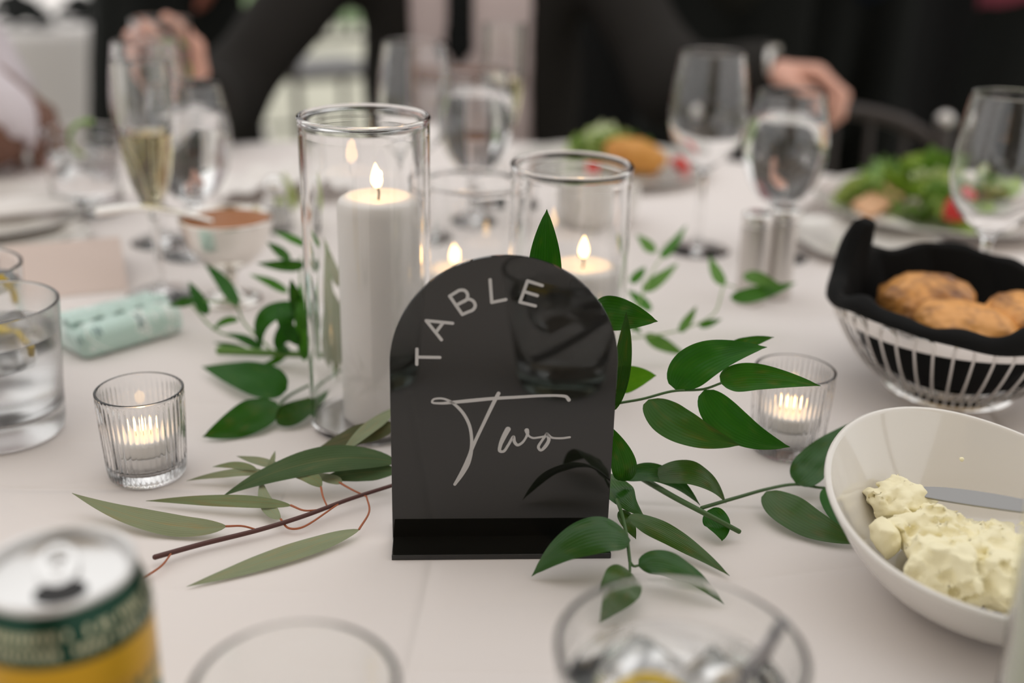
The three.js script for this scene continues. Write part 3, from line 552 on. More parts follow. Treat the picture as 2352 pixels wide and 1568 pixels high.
// ---------------------------------------------------------------- sauce bowl, card, favour, can
{
  const t = thing('sauce_bowl', 'footed silver bowl of orange-brown dressing at the left of the vases', 'bowl', [-0.257, TY, -0.407]);
  part('bowl', lathe([...smooth([[0, 32], [8, 32.5], [22, 38], [34, 52], [40, 70], [42.5, 80], [41.6, 80.8], [40.4, 79.6], [37.6, 68], [31.4, 54], [20, 42], [8, 37]], 5), [0, 36.4]], 72), M.silver, t);
  part('foot', lathe([...smooth([[0, 0], [24, 0], [28, 1], [27, 3], [16, 6], [7, 12], [5.5, 20], [8, 29], [14, 34]], 4), [0, 34]], 56), M.silver, t);
  part('dressing', lathe([[0, 60], [34.5, 60], [39.6, 76.4], [39.2, 77], [0, 77.4]], 64), std(lin(0.34, 0.105, 0.008), 0.4), t);
  const l = thing('ladle', 'silver ladle resting in the sauce bowl, handle to the left', 'spoon', [-0.288, TY + 0.081, -0.400], R(172));
  part('handle', tube([[-0.02, -0.004, 0], [0.01, 0.005, 0], [0.05, 0.008, 0], [0.085, 0.0, 0]], 0.0028, 20, 12, false, 0.006).scale(1, 0.7, 1), M.silver, l);
  if (0) part('scoop', lathe([...smooth([[0, -12], [9, -9], [13, 0], [12.2, 0], [8.4, -8]], 4), [0, -11]], 32).translate(-0.03, 0.004, 0), M.silver, l);
}
{
  const paper = std(lin(0.70, 0.575, 0.52), 0.8);
  const t = thing('place_card', 'blank blush tent-folded place card behind the mint packet', 'card', [-0.420, TY, -0.435], R(22));
  const w = 0.105, d = 0.07, leaf = (s) => { const g = box(w, 0.0009, d, 0.0004, 0, 0, d / 2); g.rotateX(s * R(30)); return g; };
  part('front_leaf', leaf(1).translate(0, 0.0355, -0.03), paper, t); part('back_leaf', leaf(1).rotateY(Math.PI).translate(0, 0.0355, -0.0305), paper, t);
}
{
  const print = canvasTex(512, 512, (c, w, h) => {
    c.fillStyle = '#bdd8ce'; c.fillRect(0, 0, w, h); seed = 77;
    for (let i = 0; i < 70; i++) { const x = rnd() * w, y = rnd() * h, r = 12 + rnd() * 22; c.save(); c.translate(x, y); c.rotate(rnd() * 6); c.fillStyle = i % 3 ? 'rgba(225,236,230,0.85)' : 'rgba(96,122,120,0.75)'; for (let k = 0; k < 6; k++) { c.rotate(1.047); c.beginPath(); c.ellipse(r * 0.55, 0, r * 0.5, r * 0.24, 0, 0, 7); c.fill(); } c.fillStyle = '#86a59d'; c.beginPath(); c.arc(0, 0, r * 0.2, 0, 7); c.fill(); c.restore(); }
    c.strokeStyle = 'rgba(235,240,236,0.9)'; c.lineWidth = 5; for (let i = 0; i < 9; i++) { c.beginPath(); c.moveTo(rnd() * w, rnd() * h); c.bezierCurveTo(rnd() * w, rnd() * h, rnd() * w, rnd() * h, rnd() * w, rnd() * h); c.stroke(); }
  });
  const t = thing('wrapped_favour', 'small mint green floral wrapped packet beside the left tumbler', 'packet', [-0.329, TY, -0.306], R(48));
  const g = box(0.095, 0.026, 0.062, 0.010, 0, 0.013, 0), P = g.attributes.position, U = g.attributes.uv;
  for (let i = 0; i < P.count; i++) { const x = P.getX(i), y = P.getY(i), z = P.getZ(i); P.setY(i, Math.max(0, y + (y > 0.012 ? 0.0025 * n3(x * 45, 3, z * 45) : 0))); U.setXY(i, x * 9 + 0.5, (z + y) * 9 + 0.5); }
  g.computeVertexNormals(); part('wrapper', g, phy(lin(1, 1, 1), 0.28, { map: print, clearcoat: 0.4, clearcoatRoughness: 0.2 }), t);
  part('fold', grid(24, 6, (u, v) => [(u - 0.5) * 0.09, 0.027 + 0.003 * Math.sin(v * 3.1) + 0.0012 * Math.sin(u * 30), (v - 0.5) * 0.022]), std(lin(0.50, 0.66, 0.60), 0.35), t);
}
{
  const W = 1024, H = 512;
  const art = canvasTex(W, H, (c, w, h) => {
    c.fillStyle = '#d9dad2'; c.fillRect(0, 0, w, h); seed = 31;
    c.fillStyle = '#123c2c'; c.fillRect(0, 0, w, h * 0.17); c.fillStyle = '#c79a1c'; c.fillRect(0, h * 0.17, w, h * 0.12);
    const g = c.createLinearGradient(0, h * 0.29, 0, h * 0.75); g.addColorStop(0, '#c2932a'); g.addColorStop(1, '#d9dad2'); c.fillStyle = g; c.fillRect(0, h * 0.29, w * 0.60, h * 0.5);
    c.fillStyle = '#2f6049'; for (const x of [0.70, 0.12]) { c.beginPath(); c.ellipse(w * x, h * 0.50, w * 0.11, h * 0.10, -0.12, 0, 7); c.fill(); }
    c.fillStyle = '#d8d2b0'; for (let r = 0; r < 2; r++) for (let x = 10; x < w; x += 13) { const q = rnd(); if (q < 0.2) continue; c.fillRect(x, h * (0.055 + r * 0.05), 8, 11 + q * 5); }
    c.fillStyle = '#4b5f43'; for (let x = 20; x < w; x += 36) c.fillRect(x, h * 0.325 + rnd() * 4, 20, 26);
    c.fillStyle = '#e8c63a'; for (let i = 0; i < 9; i++) { c.beginPath(); c.ellipse(rnd() * w, h * (0.72 + rnd() * 0.2), 46, 38, 0, 0, 7); c.fill(); }
  });
  const t = thing('drink_can', 'green and yellow drink can, open and out of focus, bottom left corner', 'can', [-0.1655, TY, 0.2185], R(20));
  const body = lathe([[0, 3], [20, 2], [24, 0], [25.5, 0.6], [29, 5], [32.6, 12], [33, 16], [33, 100], [32.6, 104], [30.5, 111], [28.2, 116.4]].slice(3), 96), U = body.attributes.uv;
  for (let i = 0; i < U.count; i++) { const y = body.attributes.position.getY(i); U.setY(i, Math.max(0, Math.min(1, y / 0.1164))); }
  part('body', body, phy(lin(1, 1, 1), 0.3, { map: art, metalness: 0.55 }), t);
  part('bottom', lathe([[0, 4], [20, 2.4], [24, 0], [25.5, 0.6], [29, 5]], 64), M.alu, t);
  const lid = part('lid', lathe([[28.2, 116.2], [29.0, 117.6], [28.8, 119.4], [28.0, 119.8], [27.2, 119.0], [26.4, 113.4], [25.2, 113.0], [24.2, 115.2], [0, 115.2]], 72), M.alu, t, 'bare aluminium lid');
  const hole = new THREE.Shape(); hole.absellipse(0, 0, 0.0095, 0.0078, 0, Math.PI * 2); part('opening', new THREE.ExtrudeGeometry(hole, { depth: 0.0003, bevelEnabled: false, curveSegments: 32 }).rotateX(-Math.PI / 2).translate(0.001, 0.11525, 0.0125), std(lin(0.006, 0.005, 0.005), 0.6), lid, 'dark drinking hole');
  const tab = new THREE.Shape(); tab.absellipse(0, 0, 0.0075, 0.0125, 0, Math.PI * 2); const th = new THREE.Path(); th.absellipse(0, 0.0045, 0.0045, 0.0050, 0, Math.PI * 2); tab.holes.push(th);
  const tb = part('tab', new THREE.ExtrudeGeometry(tab, { depth: 0.001, bevelEnabled: true, bevelSize: 0.0005, bevelThickness: 0.0005, bevelSegments: 2, curveSegments: 24 }).rotateX(-Math.PI / 2), M.alu, lid); tb.position.set(0.0, 0.1165, -0.004); tb.rotation.x = 0.12;
  part('rivet', new THREE.SphereGeometry(0.0022, 16, 8).scale(1, 0.5, 1).translate(0, 0.1172, 0.0015), M.alu, lid);
}

// ---------------------------------------------------------------- greenery: every leaf a sheet on its own curved spine
const leafTex = (a, b, s, rib = 0.18) => dataTex(128, 256, (u, v) => {
  const vein = 0.5 + 0.5 * Math.sin(u * 3.14159 * 22 + 0.4 * n2(u * 9 + s, v * 3)), mid = Math.exp(-(((u - 0.5) / 0.018) ** 2)), blotch = Math.max(0, n2(u * 2.2 + s, v * 3 + s)) ** 2;
  return [0, 1, 2].map((e) => a[e] * (0.95 + 0.05 * vein) + (b[e] - a[e]) * (0.55 * blotch + rib * mid));
}, true, false);
const leafBump = dataTex(128, 256, (u, v) => 0.5 + 0.12 * Math.sin(u * 3.14159 * 22) - 0.2 * Math.exp(-(((u - 0.5) / 0.03) ** 2)) + 0.12 * n2(u * 5, v * 7), false, false);
const leafMat = (a, b, s, rough, trans, coat, rib) => phy(lin(1, 1, 1), rough, { map: leafTex(a, b, s, rib), bumpMap: leafBump, bumpScale: 0.0002, transmission: trans, thickness: 0, specularIntensity: coat ? 0.4 : 0.3 });
const ruscus = [[[0.15, 0.375, 0.06], [0.26, 0.42, 0.09], 3], [[0.18, 0.39, 0.06], [0.40, 0.40, 0.12], 8], [[0.20, 0.36, 0.10], [0.40, 0.38, 0.13], 13]].map((q) => leafMat(...q, 0.36, 0.25, 0));
const glossRuscus = [[[0.15, 0.345, 0.07], [0.30, 0.38, 0.10], 3], [[0.22, 0.36, 0.08], [0.40, 0.36, 0.12], 8]].map((q) => { const m = leafMat(...q, 0.34, 0.2, 0); m.specularIntensity = 0.75; return m; });
const paleRuscus = [[[0.36, 0.55, 0.20], [0.48, 0.62, 0.28], 4], [[0.26, 0.50, 0.08], [0.38, 0.56, 0.14], 6]].map((q) => leafMat(...q, 0.5, 0.4, 0.1));
const limeLeaf = [leafMat([0.36, 0.60, 0.06], [0.45, 0.66, 0.12], 2, 0.5, 0.5, 0.1)];
const gum = [[[0.56, 0.59, 0.46], [0.62, 0.57, 0.41], 5], [[0.50, 0.545, 0.39], [0.58, 0.51, 0.35], 11], [[0.58, 0.615, 0.49], [0.64, 0.60, 0.45], 17]].map((q) => leafMat(...q, 0.62, 0.2, 0, 0.75));
const gumDark = [leafMat([0.33, 0.34, 0.20], [0.46, 0.38, 0.24], 26, 0.55, 0.2, 0.1, 0.7), leafMat([0.29, 0.38, 0.23], [0.42, 0.42, 0.26], 21, 0.55, 0.2, 0.1, 0.7)];
const stemGreen = std(lin(0.055, 0.12, 0.03), 0.5), stemPale = std(lin(0.22, 0.34, 0.10), 0.5), stemMid = std(lin(0.11, 0.24, 0.03), 0.5), stemBrown = std(lin(0.085, 0.028, 0.022), 0.55), stemRed = std(lin(0.36, 0.10, 0.035), 0.5);
// spine from base through mid to tip (mm), widest width (mm); shape: 0 ruscus, 1 gum
function leafGeo(b, m, t, w, shape, hint, cup, roll) {
  const B = V(...b), T = V(...t), C = V(...m).multiplyScalar(2).addScaledVector(B, -0.5).addScaledVector(T, -0.5);
  const curve = new THREE.QuadraticBezierCurve3(B, C, T), nv = 26, nu = 8, p = V(0, 0, 0), d = V(0, 0, 0), side = V(0, 0, 0), n = V(0, 0, 0), H = V(...hint).normalize();
  const s0 = rr(0, 9);
  return grid(nu, nv, (u, v) => {
    curve.getPoint(v, p); curve.getTangent(v, d);
    side.crossVectors(d, H).normalize(); n.crossVectors(side, d).normalize(); if (n.dot(H) < 0) n.negate();
    const k = shape ? Math.pow(v, 0.75) * Math.pow(1 - v, 1.0) / 0.345 : v < 0.93 ? Math.pow(v, 0.52) * Math.pow(1 - v, 0.95) / 0.49 : 0.175 * Math.pow((1 - v) / 0.07, 1.4);
    const half = Math.max(0.12, w * (shape ? 0.56 : 0.64) * Math.min(1, k)), x = (u - 0.5) * 2, tw = roll * (v - 0.4);
    const cx = Math.cos(tw), sx = Math.sin(tw), off = cup * half * (x * x - 0.35) * 0.5 + half * 0.05 * n2(v * 3 + s0, x + s0) + 0.05 * half * Math.abs(x) * Math.sin(v * 13 + s0);
    const a = x * half;
    return [p.x + side.x * a * cx + n.x * (off + a * sx), Math.max(0.7, p.y + side.y * a * cx + n.y * (off + a * sx)), p.z + side.z * a * cx + n.z * (off + a * sx)];
  });
}
function sprig(label, cat, mats, stemMat, stems, leaves, { shape = 0, hint = [0, 0.62, 0.76], cup = 0.22, darkFirst, petiole, name = 'greenery_sprig' } = {}) {
  const o = stems[0][1][0], t = thing(name, label, cat, [o[0] / 1000, TY, o[2] / 1000]);
  const put = (g) => g.translate(-o[0], 0, -o[2]).scale(0.001, 0.001, 0.001);
  stems.forEach(([r, pts, kind], i) => part(kind === 'p' ? 'petiole' : 'stem', put(tube(pts, r, 12 + pts.length * 6, 8, false, r * 0.75)), kind === 'p' && petiole ? petiole : stemMat, t));
  leaves.forEach(([b, m, tip, w, kind], i) => {
    const h = [hint[0] + rr(-0.18, 0.18), hint[1] + rr(-0.1, 0.1), hint[2] + rr(-0.12, 0.12)];
    part('leaf', put(leafGeo(b, m, tip, w, shape, h, cup * rr(0.5, 1.4), rr(-0.35, 0.35))), kind === 'd' && darkFirst ? darkFirst[i % darkFirst.length] : kind === 'l' ? limeLeaf[0] : mats[i % mats.length], t);
  });
  return t;
}
sprig('ruscus sprig with dark leaves rising from behind the sign over the right votive', 'greenery', ruscus, stemGreen,
 [[1.0, [[40,2,-85],[50,40,-68],[59.9,63.3,-53.3],[85.5,73.8,-46.7],[101.9,80.4,-43.9],[120.9,82,-44.6],[130.8,85.5,-45.9]]]],
 [[[103.8,81.2,-44.2],[121.7,98.7,-51.2],[160.7,102.7,-63.6],24.2],
  [[130.8,85.5,-45.9],[153.1,89.4,-47.5],[188.7,89.4,-36.7],17.9],
  [[87.9,74.2,-44.7],[107.5,64.4,-26.8],[141,57.7,-18.8],22.8],
  [[121.1,81.6,-44.4],[139.6,63.4,-31.8],[172.6,52.9,-27.6],22.0],
  [[138.2,88.2,-84.7],[151.9,95,-87.4],[170.6,99.5,-89.2],9.4]], {});
sprig('ruscus sprig behind the sign with one leaf pointing straight up above its arch', 'greenery', ruscus, stemGreen,
 [[1.1, [[30,2,-80],[33,60,-74],[37.5,97.3,-66.8],[48.1,81.6,-49.8],[64.4,69.6,-45]]],
  [1.0, [[24,110.6,-61.3],[23.6,127.9,-68.2],[23.1,141.8,-68.4]]],
  [1.0, [[44.7,111.1,-61.5],[55.5,124.9,-67]]]],
 [[[23.6,127.9,-68.2],[22.6,155.5,-68.4],[22.8,184.3,-71.3],19.9],
  [[53.1,118.9,-75.4],[69.7,121,-65.5],[91.3,121.1,-54.7],21.2],
  [[64.4,70.2,-34.5],[69.2,104,-31.8],[70.1,133.1,-38],11.3],
  [[69,64.6,-86.1],[81.5,69.3,-87.9],[97.7,71.2,-88.7],17.4, 'l'],
  [[73.3,30,-21.8],[70.1,51.7,-11],[59,69.5,-23.5],15.3]], { hint: [0, 0.4, 0.9] });
sprig('ruscus sprig drooping over the cloth at the lower right corner of the sign', 'greenery', glossRuscus, stemGreen,
 [[1.3, [[67.5,20,-31.4],[70.1,25,8.4],[71.9,20,26.3],[73,12,38.5]]],
  [0.9, [[73,12,38.5],[74.9,12,42.8],[77.4,13,43.4]]],
  [0.9, [[73,12,38.5],[72.2,12,48.2]]]],
 [[[73.7,20,28.6],[46.1,28,40.1],[18.2,3,41.6],22.2],
  [[73.3,25,12.2],[101.5,12,12],[130.1,3,36.3],12.7],
  [[77.1,13,44.3],[96.1,18,51.2],[123.5,3,64.2],14.8],
  [[72.2,12,48.2],[63.4,18,73.4],[50.2,3,83.7],21.2],
  [[63.4,20,-50.8],[71.2,26,-15.5],[86.1,12,-12],18.8],
  [[71.7,15,-13.9],[75.7,12,-3.9],[80.4,4,1.3],8.8]], { hint: [0.05, 0.78, 0.6], cup: -0.3 });
sprig('ruscus sprig with a thick cut stem running right towards the butter bowl', 'greenery', [glossRuscus[0], glossRuscus[1], ruscus[0]], stemGreen,
 [[2.0, [[86.3,20,-46.3],[105,20,-21.4],[119.7,18,-8.5],[141.9,8,-3.8]]],
  [1.2, [[121,16,-16.6],[147.7,14,-35.2],[168.4,12,-49.7],[188.2,10,-60],[207.5,8,-60],[217.2,8,-66.2]]]],
 [[[74.8,22,-40.3],[98.1,28,-35],[121.8,12,-26.7],12.3],
  [[92.6,25,-37.4],[117.6,34,-24.9],[138.3,12,-29.6],15.8],
  [[124.7,14,-17.1],[130.1,10,-7.3],[131.4,4,1],16.1],
  [[188,11,-59.3],[204.7,22,-73.9],[233.4,35,-103.1],22.0],
  [[166.3,12,-46.3],[184.4,9,-16.6],[216.1,4,-0],22.7],
  [[207.7,9,-57.1],[207.1,8,-27.2],[216.4,4,-1],13.9]], { hint: [0, 0.7, 0.7] });
sprig('ruscus sprig with three broad leaves at the foot of the tallest vase', 'greenery', ruscus, stemGreen,
 [[1.2, [[-164.6,6,-157.5],[-162.6,7,-178.1],[-146.9,8,-204.6],[-126,10,-237]]]],
 [[[-160.7,14,-178.3],[-191.6,16,-195.1],[-240,6,-235.8],26.1],
  [[-166.1,12,-161.6],[-182.8,10,-133.6],[-208.3,4,-118.3],25.7],
  [[-162.7,8,-142.5],[-146.7,10,-153.7],[-135.1,8,-197.2],17.5]], { hint: [0, 0.62, 0.76] });
sprig('bushy ruscus sprig with a thick cut green stem, behind the left of the tallest vase', 'greenery', [ruscus[0], ruscus[1], paleRuscus[1]], stemMid,
 [[3.6, [[-229.7,12,-255.3],[-192.6,12,-253.1],[-152.3,12,-251.1]]],
  [1, [[-190,14,-257.6],[-216.7,25,-285.9],[-222.9,40,-286],[-242.1,50,-267.2]]],
  [1, [[-165.8,14,-259.2],[-170.2,40,-289.8],[-172.1,75,-309]]],
  [1, [[-198.3,15,-263.9],[-236.5,20,-277.6],[-266,30,-310.6]]]],
 [[[-163.1,45,-271.3],[-188.7,45,-246.5],[-192.7,20,-242.6],16.4],
  [[-167.8,70,-303.8],[-185,70,-300.1],[-204.5,75,-289.9],10.7],
  [[-180.6,50,-290.7],[-196.8,55,-301.3],[-214.6,60,-305.4],7.9],
  [[-220.4,40,-283.1],[-238.8,50,-312.9],[-258.8,60,-331.3],11.6],
  [[-179.1,75,-299],[-189.9,80,-309.5],[-200.9,85,-315.6],8.6],
  [[-167,85,-307.3],[-181.3,90,-314.2],[-199.3,90,-331.9],7.2],
  [[-246.5,30,-288.8],[-256.7,40,-299.5],[-267.9,50,-314.1],10.8],
  [[-258.9,40,-294],[-267.9,40,-288],[-280.4,35,-292.6],8.6],
  [[-218.7,30,-277.5],[-229.5,30,-273.8],[-240.7,20,-277.4],6.3],
  [[-196.3,15,-254.7],[-211.5,20,-261.9],[-228.3,20,-273.3],7.7],
  [[-207.4,12,-256.7],[-222,14,-260.2],[-238,14,-267.6],5.6],
  [[-157.1,15,-230.1],[-158.8,50,-233.3],[-164.8,70,-268.1],10.1],
  [[-159.6,30,-229.1],[-168.3,50,-218.5],[-175.8,60,-234],11.2],
  [[-161.2,30,-256.9],[-164.4,60,-244.8],[-166.2,80,-238.1],10.8],
  [[-176.3,12,-258.8],[-185.4,6,-249.9],[-197.9,4,-243.1],7.0],
  [[-173.9,15,-256.2],[-176.5,30,-246.4],[-166.8,50,-283.2],13.7]], { hint: [0, 0.6, 0.75] });
sprig('grey green eucalyptus leaves seen through the tallest vase beside the candle', 'greenery', gum, stemPale,
 [[1.5, [[-136.9,5,-228.9],[-144.2,50,-264],[-147.7,100,-265.3]]]],
 [[[-132.9,10,-226.1],[-142.7,50,-244.1],[-157,90,-297.7],14.9],
  [[-126.2,10,-226.5],[-132.6,40,-242.5],[-153,60,-287.7],17.0],
  [[-142.6,10,-234.2],[-150.9,30,-257.6],[-155.3,50,-305.8],13.9],
  [[-131,70,-249.4],[-141.8,85,-257],[-156.8,100,-288.6],10.2]], { shape: 1, hint: [0, 0.4, 0.9] });
sprig('thin pale ruscus sprig trailing behind the sign towards the shakers', 'greenery', paleRuscus, stemPale,
 [[0.8, [[88.5,30,-256.5],[117.3,30,-266.1],[147.9,30,-285.8],[169.6,40,-293.2],[182,55,-322.2],[193.4,50,-331.9]]],
  [0.8, [[100.5,30,-274.6],[109.7,45,-306.8],[123.5,60,-343.5],[135.3,60,-381.8]]]],
 [[[128.6,60,-391.6],[123.7,65,-404.3],[115.5,70,-417.3],11.8],
  [[134.2,60,-379.1],[147.3,65,-403.6],[164.1,75,-437.5],9.5],
  [[113.9,45,-331.4],[130.5,50,-350.4],[150.4,55,-382.1],11.3],
  [[105.7,45,-351.5],[113.8,50,-361.1],[119.6,55,-368.4],9.1],
  [[180.9,55,-322.1],[177.3,60,-341.8],[175.7,65,-375.5],10.4],
  [[186.8,45,-316.8],[216.6,45,-334.5],[249.4,50,-350.1],14.1],
  [[204.6,55,-355.5],[215.9,55,-339.7],[236.2,50,-332.9],12.7],
  [[116,40,-294.6],[111.4,40,-320.9],[101.1,45,-333.8],11.0],
  [[139.4,30,-275.3],[148.1,35,-289.7],[155.5,45,-297.3],7.9],
  [[157.5,30,-290.4],[166,33,-289.2],[175.2,38,-286.7],6.4],
  [[110,30,-263.7],[127.3,20,-271],[145.5,12,-270.2],12.0],
  [[101.4,45,-295.5],[101.5,35,-281.4],[108.9,30,-270.3],9.2]], { hint: [0, 0.6, 0.75] });
sprig('eucalyptus sprig with long grey green leaves and a brown stem, left of the sign', 'greenery', gum, stemBrown,
 [[1.6, [[-194.2,6,36.1],[-173,5,20.3],[-141.3,6,3.7],[-118.2,7,-11.3],[-94.4,9,-28.4],[-65.4,11,-46.6]]],
  [0.7, [[-195.8,3,52.6],[-189,4,41.2],[-186.4,6,32.6]], 'p'],
  [0.7, [[-162,7,2.9],[-151.9,8,4],[-143.1,6,4.7]], 'p'],
  [0.7, [[-128.5,8,-21.5],[-119,8,-15.7],[-110,8,-17.2]], 'p'],
  [0.7, [[-84.1,5,-0.7],[-80,8,-16],[-83.7,9,-32.7]], 'p'],
  [0.7, [[-112.7,12,-37.9],[-109.8,11,-27.8],[-106,8,-20.5]], 'p'],
  [0.7, [[-132.1,6,-8.2],[-126.5,4,-1.8],[-119.3,4,-2.2],[-100,8.5,-23.1]], 'p'],
  [0.7, [[-102,12,-44.1],[-92.8,11,-36.9],[-83.7,9,-32.7]], 'p']],
 [[[-161.5,7,2.8],[-205.3,7,-0.1],[-260.7,14,-19.4],14.5],
  [[-127.9,8,-21],[-165.5,9,-23.3],[-219.9,4,-29.4],8.5],
  [[-83.5,5,-0.7],[-123.7,4,28],[-170.7,2,58.4],12.9],
  [[-66,22,-53.8],[-119.4,22,-52.2],[-174.6,4,-37],19.2, 'd'],
  [[-69.7,30,-91.8],[-95.9,26,-82.3],[-124.3,15,-79.2],17.7, 'd'],
  [[-71.1,36,-106],[-88.3,32,-80.2],[-103.8,22,-63.7],10.2],
  [[-147.6,12,-53.2],[-170.9,10,-57.4],[-202.7,3,-57.7],6.7],
  [[-156.2,14,-54.8],[-172.2,12,-63.6],[-188.2,8,-67.9],6.2],
  [[-140.4,14,-59.1],[-155.7,14,-65.5],[-174.3,12,-76.2],6.2],
  [[-150,12,-57.7],[-148.1,16,-62.1],[-148.1,18,-73.4],3.9],
  [[-112.4,12,-37.4],[-122.4,16,-44.7],[-139.4,12,-53.6],9.3],
  [[-132.1,6,-8.2],[-144.2,7,-25.2],[-152.5,10,-49.7],9.1],
  [[-100.5,12,-43],[-109.7,12,-49.3],[-126.4,10,-57.9],7.2],
  [[-65.6,18,-49.7],[-89.3,15,-52.3],[-115.6,10,-51.6],12.7, 'd']], { shape: 1, hint: [0, 0.85, 0.5], cup: 0.1, darkFirst: gumDark, petiole: stemRed, name: 'eucalyptus_sprig' });

// ---------------------------------------------------------------- chairs
const chairMat = std(lin(0.030, 0.022, 0.018), 0.4);
function makeChair(label, p, turn) {
  const t = thing('dining_chair', label, 'chair', p, turn);
  part('seat', box(0.43, 0.035, 0.42, 0.015, 0, 0.45, 0.0), chairMat, t);
  for (const s of [-1, 1]) {
    part('leg', tube([[s * 0.19, 0.44, 0.18], [s * 0.195, 0.01, 0.19]], 0.014, 6, 12, false, 0.011), chairMat, t);
    part('leg', tube([[s * 0.195, 0.44, -0.19], [s * 0.20, 0.01, -0.24]], 0.015, 6, 12, false, 0.012), chairMat, t);
    part('post', tube([[s * 0.197, 0.44, -0.19], [s * 0.2, 0.62, -0.205], [s * 0.203, 0.765, -0.235]], 0.014, 12, 14), chairMat, t);
    part('finial', new THREE.SphereGeometry(0.0145, 24, 16).translate(s * 0.203, 0.781, -0.237), M.steel, t, 'round shiny finial');
  }
  part('crest_rail', tube([[-0.2, 0.742, -0.232], [-0.12, 0.778, -0.25], [0, 0.792, -0.258], [0.12, 0.778, -0.25], [0.2, 0.742, -0.232]], 0.0125, 40, 14), chairMat, t);
  part('lower_rail', tube([[-0.198, 0.58, -0.20], [0, 0.59, -0.222], [0.198, 0.58, -0.20]], 0.010, 20, 12), chairMat, t);
  for (let i = 0; i < 6; i++) { const x = (i - 2.5) * 0.058; part('spindle', tube([[x, 0.585, -0.213], [x, 0.78, -0.25]], 0.006, 4, 10), chairMat, t); }
  for (const z of [0.185, -0.21]) part('stretcher', tube([[-0.19, 0.2, z], [0.19, 0.2, z]], 0.009, 4, 10), chairMat, t);
  return t;
}
const chair = makeChair('dark empty chair at the right of the table, with shiny ball finials', [0.492, 0, -1.02], 0);

// ---------------------------------------------------------------- people
// a hand in its own frame: wrist at 0, fingers along +y, thumb side +x, palm faces +z; curl in degrees per joint
function handBones(curl, thumbOut, spread = 1) {
  const b = [], P = (x, y, z) => [x, y, z];
  b.push([P(0, -0.004, 0), P(0, 0.018, 0), 0.024, 0.027, 1, 1.35]);
  for (const x of [-0.028, -0.010, 0.009, 0.027]) b.push([P(x * 0.6, 0.012, 0), P(x, 0.082, -0.002), 0.0165, 0.0125, 1, 1]);
  const F = [[0.029, 0.084, 0.045, 0.026, 0.020, 0.0092], [0.0095, 0.088, 0.049, 0.030, 0.021, 0.0094], [-0.0105, 0.085, 0.046, 0.028, 0.020, 0.0088], [-0.029, 0.077, 0.035, 0.021, 0.018, 0.0078]];
  F.forEach(([x, y, l1, l2, l3, r], i) => {
    let p = P(x, y, -0.001), a = 0; const c = curl[i] ?? curl[0], sx = x * 2.2 * spread;
    [l1, l2, l3].forEach((l, k) => { a += R(c * [0.8, 1.1, 0.7][k]); const q = P(p[0] + (k === 0 ? sx * l : sx * l * 0.4), p[1] + l * Math.cos(a), p[2] + l * Math.sin(a)); b.push([p, q, r * (1 - k * 0.08), r * (0.93 - k * 0.08), 1, 1]); p = q; });
  });
  const t0 = P(0.018, 0.022, 0.006), t1 = P(0.040 + 0.010 * thumbOut, 0.050, 0.016 + 0.008 * (1 - thumbOut)), t2 = P(t1[0] + 0.012 * thumbOut - 0.002, t1[1] + 0.030, t1[2] + 0.012 + 0.012 * (1 - thumbOut)), t3 = P(t2[0] - 0.001, t2[1] + 0.024, t2[2] + 0.008);
  b.push([t0, t1, 0.0165, 0.0128, 1, 1], [t1, t2, 0.0122, 0.0105, 1, 1], [t2, t3, 0.0102, 0.0086, 1, 1]);
  return b;
}
function handGeo(wrist, fingers, palm, curl, thumbOut, mirror, spread) {
  const y = V(...fingers).normalize(), z = V(...palm); z.addScaledVector(y, -z.dot(y)).normalize(); const x = V(0, 0, 0).crossVectors(y, z);
  const g = nets(bonesField(handBones(curl, thumbOut, spread), 0.007), [-0.06, -0.06, -0.04], [0.08, 0.2, 0.13], 0.0036, true);
  if (mirror) { g.scale(-1, 1, 1); const i = g.index.array; for (let k = 0; k < i.length; k += 3) { const q = i[k]; i[k] = i[k + 1]; i[k + 1] = q; } g.computeVertexNormals(); }
  g.applyMatrix4(new THREE.Matrix4().makeBasis(x, y, z)); return g.translate(...wrist);
}
const eyeGeo = new THREE.SphereGeometry(0.0125, 20, 14), eyeMat = std(lin(1, 1, 1), 0.2, 0, { vertexColors: true });
{ const P = eyeGeo.attributes.position, c = []; for (let i = 0; i < P.count; i++) { const r = Math.hypot(P.getX(i), P.getY(i)), f = P.getZ(i) > 0; const q = f && r < 0.0028 ? [0.01, 0.01, 0.01] : f && r < 0.0062 ? [0.09, 0.045, 0.02] : [0.75, 0.72, 0.70]; c.push(...q); } eyeGeo.setAttribute('color', new THREE.Float32BufferAttribute(c, 3)); }
